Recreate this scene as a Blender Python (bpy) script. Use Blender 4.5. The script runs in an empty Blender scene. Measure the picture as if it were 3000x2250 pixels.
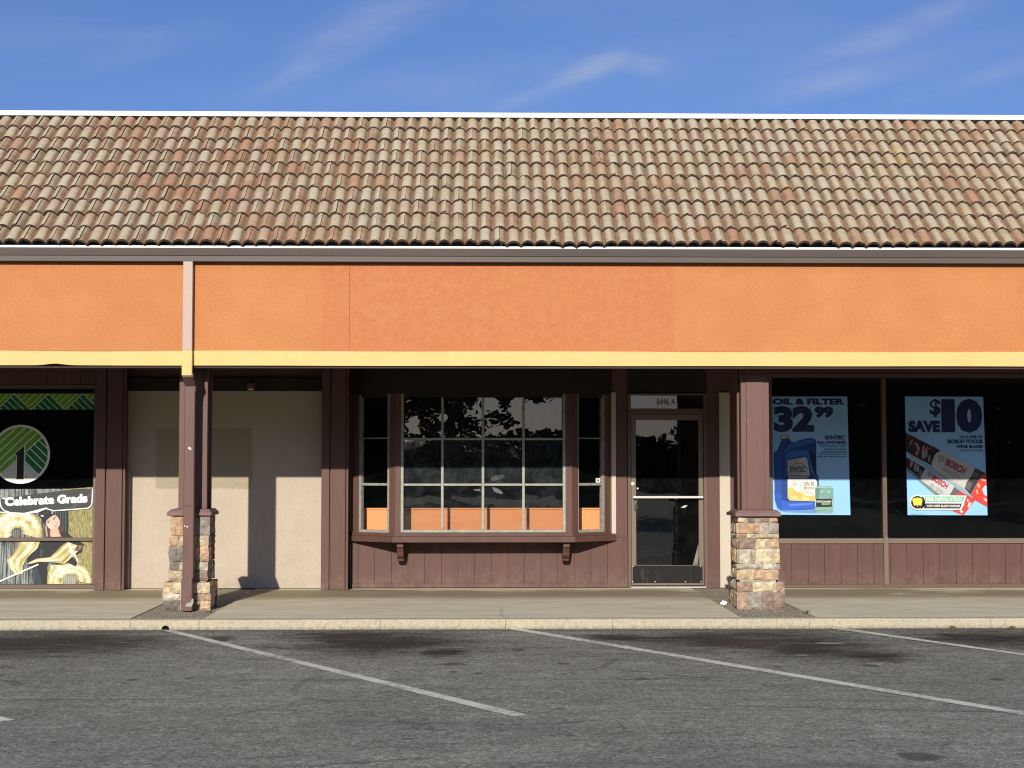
import bpy, bmesh, math, random
from mathutils import Vector, Matrix, noise
random.seed(7)
scene = bpy.context.scene
C = scene.collection
R = math.radians

# ------------------------------------------------------------------ camera
F = 4500.0                       # focal length in photo pixels (3000 x 2250)
YAW, PITCH = R(1.2), R(2.86)
CAM = Vector((0.0, -19.4, 1.6))
fw = Vector((math.sin(YAW)*math.cos(PITCH), math.cos(YAW)*math.cos(PITCH), math.sin(PITCH)))
rt = Vector((math.cos(YAW), -math.sin(YAW), 0))
up = rt.cross(fw)

def ray(px, py):
    return fw*F + rt*(px-1500) + up*(1125-py)
def U(px, py, Y):                # point of the photo on the upright plane y = Y
    d = ray(px, py); t = (Y-CAM.y)/d.y
    p = CAM + d*t
    return p.x, p.z
def UX(px, Y, py=1350): return U(px, py, Y)[0]
def UZ(py, Y, px=1500): return U(px, py, Y)[1]
def G(px, py, Z):                # point of the photo on the level plane z = Z
    d = ray(px, py); t = (Z-CAM.z)/d.z
    p = CAM + d*t
    return p.x, p.y

cam = bpy.data.cameras.new('camera'); co = bpy.data.objects.new('camera', cam); C.objects.link(co)
cam.sensor_width = 36; cam.lens = 36*F/3000; cam.clip_start = .1; cam.clip_end = 3000
co.location = CAM; co.rotation_euler = (math.pi/2+PITCH, 0, -YAW)
scene.camera = co

# ------------------------------------------------------------------ node helper
class NT:
    def __init__(s, name):
        s.m = bpy.data.materials.new(name); s.m.use_nodes = True
        s.t = s.m.node_tree; s.t.nodes.clear()
        s.out = s.t.nodes.new('ShaderNodeOutputMaterial')
        s._pos = None
    def n(s, typ, **k):
        x = s.t.nodes.new(typ)
        for a, b in k.items(): setattr(x, a, b)
        return x
    def put(s, sock, v):
        if v is None: return
        if hasattr(v, 'is_output'): s.t.links.new(v, sock)
        elif isinstance(v, (tuple, list)):
            sock.default_value = tuple(v)+(1,) if len(sock.default_value) == 4 and len(v) == 3 else tuple(v)
        else: sock.default_value = v
    def pos(s):
        if s._pos is None: s._pos = s.n('ShaderNodeNewGeometry').outputs['Position']
        return s._pos
    def map(s, v, loc=(0,0,0), rot=(0,0,0), sc=(1,1,1)):
        x = s.n('ShaderNodeMapping'); s.put(x.inputs[0], v)
        x.inputs[1].default_value = loc; x.inputs[2].default_value = rot; x.inputs[3].default_value = sc
        return x.outputs[0]
    def noise(s, scale=5, detail=4, rough=.6, v=None, dist=0):
        x = s.n('ShaderNodeTexNoise'); s.put(x.inputs['Vector'], v if v is not None else s.pos())
        x.inputs['Scale'].default_value = scale; x.inputs['Detail'].default_value = detail
        x.inputs['Roughness'].default_value = rough; x.inputs['Distortion'].default_value = dist
        return x.outputs['Fac']
    def vor(s, scale=5, v=None, out='Distance', feature='F1'):
        x = s.n('ShaderNodeTexVoronoi'); x.feature = feature
        s.put(x.inputs['Vector'], v if v is not None else s.pos()); x.inputs['Scale'].default_value = scale
        return x.outputs[out]
    def ramp(s, f, a, b, lo=0., hi=1., smooth=True):
        x = s.n('ShaderNodeMapRange'); x.interpolation_type = 'SMOOTHSTEP' if smooth else 'LINEAR'
        s.put(x.inputs[0], f); x.inputs[1].default_value = a; x.inputs[2].default_value = b
        x.inputs[3].default_value = lo; x.inputs[4].default_value = hi
        return x.outputs[0]
    def math(s, op, a, b=None, c=None):
        x = s.n('ShaderNodeMath'); x.operation = op
        s.put(x.inputs[0], a)
        if b is not None: s.put(x.inputs[1], b)
        if c is not None: s.put(x.inputs[2], c)
        return x.outputs[0]
    def vmath(s, op, a, b=None):
        x = s.n('ShaderNodeVectorMath'); x.operation = op
        s.put(x.inputs[0], a)
        if b is not None: s.put(x.inputs[1], b)
        return x.outputs['Value'] if op in ('LENGTH', 'DISTANCE', 'DOT_PRODUCT') else x.outputs[0]
    def mix(s, f, a, b, mode='MIX'):
        x = s.n('ShaderNodeMix'); x.data_type = 'RGBA'; x.blend_type = mode
        s.put(x.inputs[0], f); s.put(x.inputs[6], a); s.put(x.inputs[7], b)
        return x.outputs[2]
    def xyz(s, v=None):
        x = s.n('ShaderNodeSeparateXYZ'); s.put(x.inputs[0], v if v is not None else s.pos()); return x.outputs
    def scalecol(s, col, f):     # multiply colour by a scalar
        x = s.n('ShaderNodeVectorMath'); x.operation = 'SCALE'; s.put(x.inputs[0], col); s.put(x.inputs['Scale'], f)
        return x.outputs[0]
    def attr(s, name):
        x = s.n('ShaderNodeAttribute'); x.attribute_name = name; return x.outputs
    def bump(s, h, strength=.5, dist=.01):
        x = s.n('ShaderNodeBump'); s.put(x.inputs['Height'], h); x.inputs['Strength'].default_value = strength
        x.inputs['Distance'].default_value = dist
        return x.outputs[0]
    def bsdf(s, col, rough=.6, normal=None, metal=0, spec=.5):
        x = s.n('ShaderNodeBsdfPrincipled'); s.put(x.inputs['Base Color'], col); s.put(x.inputs['Roughness'], rough)
        x.inputs['Metallic'].default_value = metal; x.inputs['Specular IOR Level'].default_value = spec
        if normal is not None: s.put(x.inputs['Normal'], normal)
        s.t.links.new(x.outputs[0], s.out.inputs[0]); return x

def paint(name, col, rough=.55, var=.12, bump=.15, scale=6, chips=0., grain=None, spec=.4, dirt=0.):
    k = NT(name)
    v = k.map(k.pos(), sc=grain) if grain else None
    a = k.noise(scale, 6, .65, v)
    b = k.noise(scale*9, 4, .6, v)
    f = k.math('ADD', k.math('MULTIPLY', a, .65), k.math('MULTIPLY', b, .35))
    c = k.scalecol(col, k.ramp(f, .25, .75, 1-var, 1+var))
    if dirt:
        z = k.xyz()[2]
        d = k.math('MULTIPLY', k.ramp(z, .35, 0, 0, 1), k.ramp(k.noise(7, 5, .7), .35, .7))
        c = k.mix(k.math('MULTIPLY', d, dirt), c, (.33, .27, .21))
    if chips:
        d = k.vor(5.0); g = k.ramp(k.noise(3.3, 2), .45, .62)
        m = k.math('MULTIPLY', k.ramp(k.math('ADD', d, k.math('MULTIPLY', k.noise(60, 2), .03)), .05, .035), g)
        c = k.mix(k.math('MULTIPLY', m, chips), c, (.50, .42, .37))
        w = k.ramp(k.noise(2.2, 8, .75, k.map(k.pos(), sc=(1, 1, .45))), .6, .78, 0, .12)
        c = k.mix(w, c, (.36, .29, .26))
    k.bsdf(c, rough, k.bump(b, bump, .004), spec=spec)
    return k.m

M = {}
M['brown'] = paint('brown_paint', (.104, .049, .037), .6, .2, .4, 5, chips=.7, grain=(1, 1, .12), dirt=.2)
M['brown_post'] = paint('brown_post_paint', (.135, .070, .055), .6, .2, .4, 5, chips=.7, grain=(1, 1, .12))
M['dark'] = paint('dark_timber_and_shade', (.022, .015, .013), .8, .1, .1)  # timber colour; on the bay head and top rails it stands for shade
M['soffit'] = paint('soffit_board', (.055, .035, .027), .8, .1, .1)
M['groove'] = paint('brown_groove', (.07, .038, .032), .8, .1, .1)
M['tanboard'] = paint('tan_trim_paint', (.52, .465, .365), .6, .06, .15, 4, grain=(1, 1, .2))
M['yellow'] = paint('yellow_trim_paint', (.64, .475, .175), .6, .07, .3, 3)
M['mauve'] = paint('pale_cover_paint', (.44, .33, .275), .5, .05, .05, 3)
M['gutter'] = paint('gutter_metal', (.098, .078, .066), .45, .08, .03, 2, grain=(.3, 1, 1))
M['ridge'] = paint('white_flashing', (.80, .82, .79), .5, .05, .05, 2, grain=(.3, 1, 1))
M['sash'] = paint('weathered_white_sash', (.33, .325, .275), .65, .25, .5, 14)
M['sash_old'] = paint('peeling_sash', (.27, .265, .235), .75, .4, .8, 22)
M['bronze'] = paint('bronze_aluminium', (.16, .118, .08), .42, .08, .03, 4, grain=(1, 1, .15), spec=.6)
M['bronze_dark'] = paint('brown_aluminium', (.115, .074, .050), .45, .08, .03, 4, spec=.5)
M['alu'] = paint('satin_aluminium', (.62, .62, .58), .35, .04, .02, 6)
M['alu_dull'] = paint('worn_threshold', (.42, .41, .37), .5, .2, .1, 8)
M['steel'] = paint('dark_handle_metal', (.08, .08, .075), .3, .05, .02, 6, spec=.8)
M['orange_in'] = paint('orange_booth_paint', (.78, .30, .10), .55, .06, .05, 3)
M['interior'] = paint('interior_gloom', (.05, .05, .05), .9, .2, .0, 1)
M['white'] = paint('white_print', (.80, .80, .78), .5, .02, .0)
M['whitepaper'] = paint('white_paper', (.82, .81, .78), .7, .03, .1, 30)
M['roofback'] = paint('roof_membrane', (.3, .3, .29), .9)
M['cap'] = paint('brown_cap_paint', (.19, .115, .105), .65, .22, .5, 12, chips=.9)
M['concrete_core'] = paint('concrete_wall', (.45, .42, .36), .8)

def mat_flat(name, col, rough=.45, var=.04):
    return paint(name, col, rough, var, 0, 12, spec=.3)

# ---- stucco (orange fascia), with a repainted darker patch and blisters where a sign hung
k = NT('orange_stucco')
px0, px1 = UX(942, -3.0), UX(1977, -3.0); seam = UX(1022, -3.0)
x, y, z = k.xyz()
n1 = k.noise(70, 5, .75); n2 = k.noise(2.2, 6, .7); n3 = k.noise(14, 4, .6)
zr = lambda py: UZ(py, -3.0)
c = k.mix(k.ramp(n2, .3, .7), (.545, .226, .085), (.505, .200, .072))
wob = k.math('MULTIPLY', k.math('SUBTRACT', k.noise(30, 2), .5), .03)
xe = k.math('ADD', x, wob)
inp = k.math('MULTIPLY', k.math('MULTIPLY', k.ramp(xe, px0-.02, px0+.02), k.ramp(xe, px1+.025, px1-.025)), k.ramp(n2, .25, .6, .65, 1))
c = k.mix(inp, c, k.mix(k.ramp(n3, .35, .65), (.535, .198, .080), (.50, .178, .069)))
# blisters of lifted paint, in the loose rows the old sign letters left
spots = [(1118,838,22),(1175,838,13),(1243,836,12),(1308,838,14),(1360,852,9),(1420,836,10),(1490,836,10),(1620,840,20),(1555,834,8),(1700,838,10),(1760,855,9),
         (1045,872,16),(1082,915,26),(1155,912,28),(1280,915,30),(1228,898,7),(1408,915,33),(1585,920,22),(1725,925,18),(1112,945,16),(1215,962,12),(1262,965,10),(1402,968,14),(1480,970,8),(1545,972,8),(1590,938,12),(1815,868,14),(1830,806,20)]
acc = None
dw = k.math('MULTIPLY', k.math('SUBTRACT', k.noise(17, 6, .8), .5), 3.4)
for sx, sy, r in spots:
    X0, Z0 = U(sx, sy, -3.0); rr = r/275.0
    v = k.map(k.pos(), (-X0/rr, 0, -Z0/(rr*.8)), (0,0,0), (1/rr, 0, 1/(rr*.8)))
    d = k.math('ADD', k.vmath('LENGTH', v), dw)
    acc = d if acc is None else k.math('MINIMUM', acc, d)
bl = k.ramp(acc, .92, .84)
c = k.mix(k.math('MULTIPLY', bl, .30), c, (.565, .228, .105))
tex = k.ramp(n1, .3, .7, .82, 1.12)
c = k.scalecol(c, tex)
run_ = k.math('MULTIPLY', k.ramp(k.noise(5, 6, .75, k.map(k.pos(), sc=(1, 1, .06))), .52, .75), k.ramp(n2, .35, .65))
c = k.mix(k.math('MULTIPLY', run_, .22), c, (.36, .15, .065))
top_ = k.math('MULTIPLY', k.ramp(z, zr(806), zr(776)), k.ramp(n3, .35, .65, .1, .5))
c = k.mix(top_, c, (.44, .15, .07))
sp = k.math('MULTIPLY', k.ramp(k.vor(1.1), .016, .010), .6)
c = k.mix(sp, c, (.85, .7, .5))
h = k.math('ADD', k.math('MULTIPLY', n1, .5), k.math('MULTIPLY', bl, .12))
k.bsdf(c, .8, k.bump(h, .55, .006), spec=.2); M['stucco'] = k.m

# ---- tan wall with a patch of different paint
k = NT('tan_stucco')
n1 = k.noise(45, 5, .7); n2 = k.noise(1.6, 5, .7); n3 = k.noise(9, 4, .65)
c = k.mix(k.ramp(n2, .3, .7), (.495, .418, .332), (.452, .380, .300))
c = k.mix(k.ramp(n3, .5, .8, 0, .35), c, (.38, .32, .26))
x, y, z = k.xyz()
ew = k.math('MULTIPLY', k.math('SUBTRACT', k.noise(5, 4, .7), .5), .12)
xe = k.math('ADD', x, ew); ze = k.math('ADD', z, k.math('MULTIPLY', ew, .5))
a, b = UX(457, 0), UX(738, 0); zt, zb = UZ(1254, 0), UZ(1432, 0)
m = k.math('MULTIPLY', k.math('MULTIPLY', k.ramp(x, a-.008, a+.008), k.ramp(xe, b+.012, b-.012)), k.math('MULTIPLY', k.ramp(z, zt+.01, zt-.01), k.ramp(ze, zb-.012, zb+.012)))
c = k.mix(k.math('MULTIPLY', m, .9), c, k.mix(k.ramp(n3, .3, .7), (.325, .285, .195), (.36, .315, .22)))
foot = k.math('MULTIPLY', k.ramp(z, .22, .0), k.ramp(k.noise(6, 5, .7), .3, .7, .1, .8))
c = k.mix(foot, c, (.35, .31, .25))
c = k.scalecol(c, k.ramp(n1, .3, .7, .93, 1.05))
k.bsdf(c, .85, k.bump(n1, .35, .004), spec=.2); M['tan'] = k.m

# ---- roof tile
k = NT('weathered_roof_tile')
at = k.attr('tile'); sp = k.n('ShaderNodeSeparateColor'); k.put(sp.inputs[0], at['Color'])
hgt, lng, rnd = sp.outputs[0], sp.outputs[1], sp.outputs[2]; rnd2 = at['Alpha']
nb = k.noise(.55, 4, .6); nm = k.noise(6, 5, .7); nf = k.noise(45, 5, .75)
crown = k.mix(k.ramp(nb, .35, .65), (.46, .405, .275), (.435, .355, .24))
crown = k.mix(k.ramp(rnd2, .1, .9, 0, .5), crown, (.51, .47, .365))
warm = k.mix(k.ramp(nm, .3, .7), (.40, .18, .11), (.40, .22, .125))
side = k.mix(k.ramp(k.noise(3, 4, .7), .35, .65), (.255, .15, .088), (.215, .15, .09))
pink = k.ramp(k.math('ADD', rnd, k.math('MULTIPLY', k.math('SUBTRACT', nb, .5), 1.9)), .66, 1.02, 0, .8)
body = k.mix(pink, crown, warm)
pat = k.math('MULTIPLY', k.ramp(nm, .42, .66), k.ramp(lng, .15, .95, .25, .9))
body = k.mix(k.math('MULTIPLY', pat, .75), body, side)
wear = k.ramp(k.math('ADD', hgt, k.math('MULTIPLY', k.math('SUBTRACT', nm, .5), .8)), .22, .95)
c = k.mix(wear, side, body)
lich = k.math('MULTIPLY', k.ramp(k.math('ADD', k.noise(4.5, 5, .75), k.math('MULTIPLY', k.math('SUBTRACT', k.noise(.7, 3), .5), .4)), .58, .74), .6)
c = k.mix(lich, c, (.42, .28, .075))
spk = k.ramp(nf, .55, .75, 0, .55)
c = k.mix(spk, c, (.17, .14, .10))
c = k.scalecol(c, k.math('MULTIPLY', k.ramp(nf, .3, .62, .84, 1.14), k.ramp(nm, .3, .7, .88, 1.12)))
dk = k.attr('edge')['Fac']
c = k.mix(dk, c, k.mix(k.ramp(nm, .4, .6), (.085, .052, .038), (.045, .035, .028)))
k.bsdf(c, .88, k.bump(nf, .4, .004), spec=.15); M['tile'] = k.m

# ---- stones (colour per stone in an attribute)
k = NT('cultured_stone')
at = k.attr('stone')['Color']
n1 = k.noise(16, 6, .7); n2 = k.noise(70, 4, .7); n3 = k.noise(7, 3, .6)
c = k.scalecol(at, k.ramp(n1, .3, .72, .62, 1.3))
c = k.mix(k.ramp(n3, .55, .75, 0, .4), c, (.40, .36, .31))
c = k.scalecol(c, k.ramp(n2, .3, .7, .88, 1.1))
k.bsdf(c, .9, k.bump(k.math('ADD', n1, k.math('MULTIPLY', n2, .4)), .5, .012), spec=.15); M['stone'] = k.m

# ---- concrete of the walkway
k = NT('walkway_concrete')
x, y, z = k.xyz()
n1 = k.noise(2.2, 7, .72, k.map(k.pos(), sc=(.6, 1.8, 1))); n2 = k.noise(60, 4, .7); n3 = k.noise(.8, 5, .65, k.map(k.pos(), sc=(.6, 1.6, 1)))
c = k.mix(k.ramp(n1, .3, .7), (.74, .68, .485), (.55, .50, .355))
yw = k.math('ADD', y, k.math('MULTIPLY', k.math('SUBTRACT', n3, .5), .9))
wall_band = k.math('MULTIPLY', k.ramp(yw, -1.75, -1.05), k.ramp(yw, -.1, -.35))  # darker band along the wall, edges broken by noise
c = k.mix(k.math('MULTIPLY', wall_band, .9), c, (.27, .22, .135))
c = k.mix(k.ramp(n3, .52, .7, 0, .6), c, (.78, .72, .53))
c = k.mix(k.math('MULTIPLY', k.ramp(k.vor(2.3), .045, .02), .7), c, (.10, .085, .065))
crk = k.math('ABSOLUTE', k.math('SUBTRACT', k.math('ADD', x, k.math('MULTIPLY', k.math('SUBTRACT', k.noise(3.5, 4, .7, k.map(k.pos(), sc=(0, 1, 0))), .5), .4)), UX(1473, -3.7)))
cm = k.math('MULTIPLY', k.ramp(crk, .009, .003), k.ramp(y, -2.55, -2.75))
c = k.mix(k.math('MULTIPLY', cm, .8), c, (.09, .075, .06))
gum = k.math('MULTIPLY', k.ramp(k.vor(3.7, k.map(k.pos(), (.3, .2, 0), sc=(1, 1, 0))), .05, .035), .6)
c = k.mix(gum, c, (.22, .19, .14))
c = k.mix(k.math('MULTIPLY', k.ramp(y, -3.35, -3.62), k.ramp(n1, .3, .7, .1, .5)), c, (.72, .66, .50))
c = k.scalecol(c, k.ramp(n2, .3, .7, .84, 1.12))
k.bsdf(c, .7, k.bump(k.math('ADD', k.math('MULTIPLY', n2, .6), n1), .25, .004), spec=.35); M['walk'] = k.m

k = NT('kerb_concrete')
n1 = k.noise(22, 6, .75); n2 = k.noise(2, 4, .6, k.map(k.pos(), sc=(1, .2, .2))); n3 = k.noise(90, 3, .6)
c = k.mix(k.ramp(n2, .3, .7), (.48, .425, .285), (.44, .405, .305))
c = k.mix(k.ramp(n1, .46, .66, 0, .8), c, (.34, .29, .20))
c = k.mix(k.ramp(k.noise(45, 4, .7), .52, .68, 0, .5), c, (.60, .56, .45))
c = k.mix(k.ramp(k.vor(9), .12, .03, 0, .6), c, (.22, .18, .13))
x, y, z = k.xyz()
c = k.mix(k.math('MULTIPLY', k.ramp(z, -.06, -.097), k.ramp(n1, .35, .6, .2, .8)), c, (.20, .18, .15))
c = k.scalecol(c, k.ramp(n3, .3, .7, .9, 1.08))
k.bsdf(c, .85, k.bump(n1, .5, .008), spec=.2); M['kerb'] = k.m

k = NT('exposed_aggregate')
vd = k.vor(55); vc = k.vor(55, out='Color')
g = k.n('ShaderNodeSeparateColor'); k.put(g.inputs[0], vc)
c = k.mix(g.outputs[0], (.36, .32, .23), (.78, .71, .54))
c = k.mix(k.ramp(vd, .35, .6), c, (.20, .17, .12))
k.bsdf(c, .85, k.bump(k.math('SUBTRACT', 1, vd), .9, .01), spec=.2); M['aggregate'] = k.m

# ---- asphalt
AZ = -.100
k = NT('asphalt')
x, y, z = k.xyz()
nf = k.noise(75, 3, .8); ng = k.noise(26, 4, .75); nm = k.noise(3.0, 6, .75, k.map(k.pos(), sc=(.6, 1.3, 1))); nl = k.noise(.35, 5, .65)
c = k.mix(k.ramp(nl, .3, .7), (.242, .242, .196), (.190, .190, .156))
c = k.mix(k.ramp(nm, .46, .72, 0, .5), c, (.13, .132, .118))
c = k.mix(k.ramp(nm, .5, .3, 0, .4), c, (.345, .35, .30))
c = k.scalecol(c, k.ramp(k.noise(8, 5, .7, k.map(k.pos(), sc=(.5, 1.2, 1))),   .3, .7, .88, 1.12))
c = k.scalecol(c, k.ramp(ng, .3, .7, .64, 1.4))
c = k.scalecol(c, k.ramp(nf, .3, .7, .42, 1.78))
wn = k.math('MULTIPLY', k.math('SUBTRACT', k.noise(2.0, 7, .78, k.map(k.pos(), sc=(.7, 1.5, 1))), .5), 2.1)
def blob(cx, cy, hx, hy, rot=0):   # photo pixels -> an ellipse on the ground
    X0, Y0 = G(cx, cy, AZ); X1, _ = G(cx+hx, cy, AZ); _, Ya = G(cx, cy-hy, AZ); _, Yb = G(cx, cy+hy, AZ)
    rx, ry = abs(X1-X0), abs(Ya-Yb)/2
    v = k.vmath('SUBTRACT', k.pos(), (X0, Y0, AZ))
    if rot: v = k.map(v, rot=(0, 0, R(rot)))
    v = k.map(v, sc=(1/rx, 1/ry, 0))
    return k.vmath('LENGTH', v)
def stains(lst, wob, a, b):
    acc = None
    for s_ in lst:
        d = blob(*s_); acc = d if acc is None else k.math('MINIMUM', acc, d)
    return k.ramp(k.math('ADD', acc, wob), a, b)
oil = stains([(130,1884,380,40),(1110,1882,310,40),(1040,1866,250,20),(1290,1912,95,18),(2190,1876,370,34),(2400,1904,230,32),(2900,1872,250,28),(2560,1922,130,20),(2780,1860,60,9),(640,1870,60,8),(1830,1868,130,13)], k.math('ADD', wn, k.math('MULTIPLY', k.math('SUBTRACT', ng, .5), .8)), 1.5, .1)
oil = k.math('MINIMUM', k.math('MULTIPLY', oil, k.ramp(k.noise(5, 6, .75, k.map(k.pos(), sc=(.5, 2, 1))), .3, .6, .55, 1.35)), 1)
c = k.mix(k.math('MULTIPLY', oil, .93), c, (.026, .021, .019))
dots = stains([(2690,2215,80,17),(2550,1950,29.4,5.4),(2590,1932,35,4.2),(2280,1954,16.8,2.4),(1880,1988,31.5,3.6),(1775,2175,19.6,3),(1690,2168,15.4,2.4),(1670,2155,14,2.4),(385,1992,19.6,3),(555,1988,14,2.4),(660,1876,18.2,3.6),(1195,2165,18.2,2.4),(1520,2124,11.2,1.8),(1520,1904,21,3.6),(1650,1944,23.8,3.6),(1330,1968,16.8,3),(1400,1972,18.2,2.4),(510,2146,12.6,1.8),(2320,2190,14,1.8),(2920,1990,23.8,4.8),(1810,1986,16.8,2.4),(1640,2076,21,3),(1870,2200,16.8,2.4),(2490,2170,21,3),(2180,2190,8.4,1.8),(1330,1946,40,5)], k.math('MULTIPLY', wn, .6), 1.08, .6)
c = k.mix(k.math('MULTIPLY', dots, .7), c, (.042, .040, .038))
# dark drip spots scattered over the lot
vv = k.map(k.pos(), sc=(.8, .45, 0)); vd = k.vor(1.0, vv); vcol = k.n('ShaderNodeSeparateColor'); k.put(vcol.inputs[0], k.vor(1.0, vv, 'Color'))
drip = k.math('MULTIPLY', k.ramp(k.math('ADD', vd, k.math('MULTIPLY', wn, .12)), .055, .03), k.ramp(vcol.outputs[0], .35, .45))
c = k.mix(k.math('MULTIPLY', drip, .5), c, (.05, .048, .046))
sw = k.noise(1.0, 5, .65, k.map(k.pos(), rot=(0, 0, R(18)), sc=(.35, 3.2, 1)))
c = k.mix(k.ramp(sw, .54, .68, 0, .32), c, (.10, .10, .094))
vc_ = k.vor(.55, k.vmath('ADD', k.map(k.pos(), sc=(1, 1, 0)), k.scalecol((1, 1, 0), k.math('MULTIPLY', k.noise(3, 5, .7), .5))), 'Distance', 'DISTANCE_TO_EDGE')
hc_ = k.math('MULTIPLY', k.ramp(vc_, .012, .004), k.ramp(k.noise(.6, 3), .52, .60))
c = k.mix(k.math('MULTIPLY', hc_, .6), c, (.05, .05, .047))
# tyre scrub ring and long cracks
X0, Y0 = G(1010, 2010, AZ)
v = k.map(k.vmath('SUBTRACT', k.pos(), (X0, Y0, AZ)), sc=(1/.36, 1/.72, 0)); v = k.vmath('ADD', v, k.map(k.pos(), sc=(0, 0, 0)))
rr = k.math('ABSOLUTE', k.math('SUBTRACT', k.vmath('LENGTH', v), 1))
ring = k.math('MULTIPLY', k.ramp(rr, .16, .04), k.ramp(k.math('SUBTRACT', x, X0), .12, -.12))
c = k.mix(k.math('MULTIPLY', k.math('MULTIPLY', ring, k.ramp(nm, .35, .6, .15, .75)), k.ramp(ng, .3, .6, .2, .6)), c, (.06, .058, .056))
for (ax, ay, bx, by) in [(2130,2068,2940,2087),(1620,2122,1770,2108),(20,2052,500,2048),(0,1998,260,1994),(1640,1925,1780,1922)]:
    A, B = G(ax, ay, AZ), G(bx, by, AZ); dx, dy = B[0]-A[0], B[1]-A[1]; L = math.hypot(dx, dy)
    ang = math.atan2(dy, dx)
    v = k.vmath('SUBTRACT', k.pos(), (A[0], A[1], AZ)); v = k.map(v, rot=(0, 0, -ang))
    X, Y, Z = k.xyz(v)
    Y = k.math('ADD', Y, k.math('MULTIPLY', k.math('SUBTRACT', k.noise(2.5, 4, .7), .5), .12))
    m = k.math('MULTIPLY', k.ramp(k.math('ABSOLUTE', Y), .035, .012), k.math('MULTIPLY', k.ramp(X, -.1, .1), k.ramp(X, L+.1, L-.1)))
    c = k.mix(k.math('MULTIPLY', m, .5), c, (.05, .048, .046))
# pale scraped paint flecks and the tar along the kerb
pale = stains([(2430,1884,50,3),(2350,1919,30,2.5),(2565,1944,35,3),(2320,1941,22,2)], k.math('MULTIPLY', wn, .8), 1.0, .5)
c = k.mix(k.math('MULTIPLY', pale, .55), c, (.42, .40, .35))
vs = k.map(k.pos(), sc=(1.4, .8, 0)); fl = k.math('MULTIPLY', k.ramp(k.vor(1.6, vs), .022, .014), .8)
c = k.mix(fl, c, (.55, .54, .50))
gut = k.math('MULTIPLY', k.ramp(k.math('ADD', y, k.math('MULTIPLY', wn, .1)), -4.15, -3.8), .5)
c = k.mix(gut, c, (.055, .05, .046))
k.bsdf(c, k.ramp(oil, 0, 1, .85, .6), k.bump(k.math('ADD', nf, ng), .8, .012), spec=.25); M['asphalt'] = k.m

k = NT('worn_line_paint')
n1 = k.noise(18, 6, .8); n2 = k.noise(80, 3, .7); n3 = k.noise(1.7, 3, .6)
w = k.ramp(k.math('ADD', k.math('MULTIPLY', n1, .8), k.math('MULTIPLY', n3, .45)), .56, .76)
w = k.math('MAXIMUM', w, k.ramp(n2, .64, .74, 0, .8))
c = k.mix(k.math('MULTIPLY', w, .75), k.mix(n1, (.72, .71, .59), (.60, .59, .49)), (.16, .157, .15))
k.bsdf(c, .8, k.bump(n2, .5, .004), spec=.2); M['line'] = k.m

# ---- glass
def glass(name, dust=.012, warp=.0, wscale=1.0, tint=.95, ior=1.8):
    k = NT(name)
    fr = k.n('ShaderNodeFresnel')          # the node inverts the IOR on back faces; undo that, a thin pane acts alike from both sides
    bf = k.n('ShaderNodeNewGeometry').outputs['Backfacing']
    k.put(fr.inputs['IOR'], k.ramp(bf, 0, 1, ior, 1/ior, False))
    gl = k.n('ShaderNodeBsdfGlossy'); gl.inputs['Roughness'].default_value = .0
    if warp:
        b = k.bump(k.noise(wscale, 2, .5, k.map(k.pos(), sc=(1, 0, 1.4))), 1.0, warp)
        k.put(gl.inputs['Normal'], b)
    tr = k.n('ShaderNodeBsdfTransparent'); tr.inputs[0].default_value = (tint, tint, tint, 1)
    m1 = k.n('ShaderNodeMixShader'); k.put(m1.inputs[0], fr.outputs[0])
    k.t.links.new(tr.outputs[0], m1.inputs[1]); k.t.links.new(gl.outputs[0], m1.inputs[2])
    df = k.n('ShaderNodeBsdfDiffuse'); df.inputs[0].default_value = (.55, .68, .72, 1)
    m2 = k.n('ShaderNodeMixShader')
    n = k.noise(4, 6, .75, dist=.6)
    k.put(m2.inputs[0], k.ramp(n, .35, .75, dust*.5, dust*2.2))
    k.t.links.new(m1.outputs[0], m2.inputs[1]); k.t.links.new(df.outputs[0], m2.inputs[2])
    k.t.links.new(m2.outputs[0], k.out.inputs[0]); return k.m
M['glass'] = glass('window_glass', .003, .0012, 1.2, 1.0, 1.42)
M['bayglass'] = glass('dusty_glass', .016, .0006, 2.0, .86)
M['doorglass'] = glass('door_glass', .005, .0035, 1.1, .84)

k = NT('tree_bark'); n = k.noise(12, 5, .7, k.map(k.pos(), sc=(1, 1, .2)))
k.bsdf(k.mix(n, (.07, .05, .035), (.16, .12, .09)), .9, k.bump(n, .6, .02)); M['bark'] = k.m
k = NT('tree_leaf'); oi = k.n('ShaderNodeObjectInfo'); n = k.noise(3, 3)
k.bsdf(k.mix(n, (.025, .05, .012), (.06, .10, .025)), .6); M['leaf'] = k.m
k = NT('far_hill'); n = k.noise(.2, 6, .7)
k.bsdf(k.mix(n, (.03, .05, .03), (.05, .07, .04)), .95); M['hill'] = k.m
k = NT('weed_green'); n = k.noise(30, 3)
k.bsdf(k.mix(n, (.08, .11, .02), (.16, .17, .04)), .7); M['weed'] = k.m
k = NT('kick_plate_black'); n = k.noise(18, 6, .8, k.map(k.pos(), sc=(1.5, 1, .22))); n2 = k.noise(9, 4)
c = k.mix(k.math('MULTIPLY', k.ramp(n, .55, .74), k.ramp(n2, .35, .65)), (.020, .018, .018), (.10, .095, .09))
k.bsdf(c, .7, k.bump(n, .2, .003), spec=.12); M['kick'] = k.m

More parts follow.
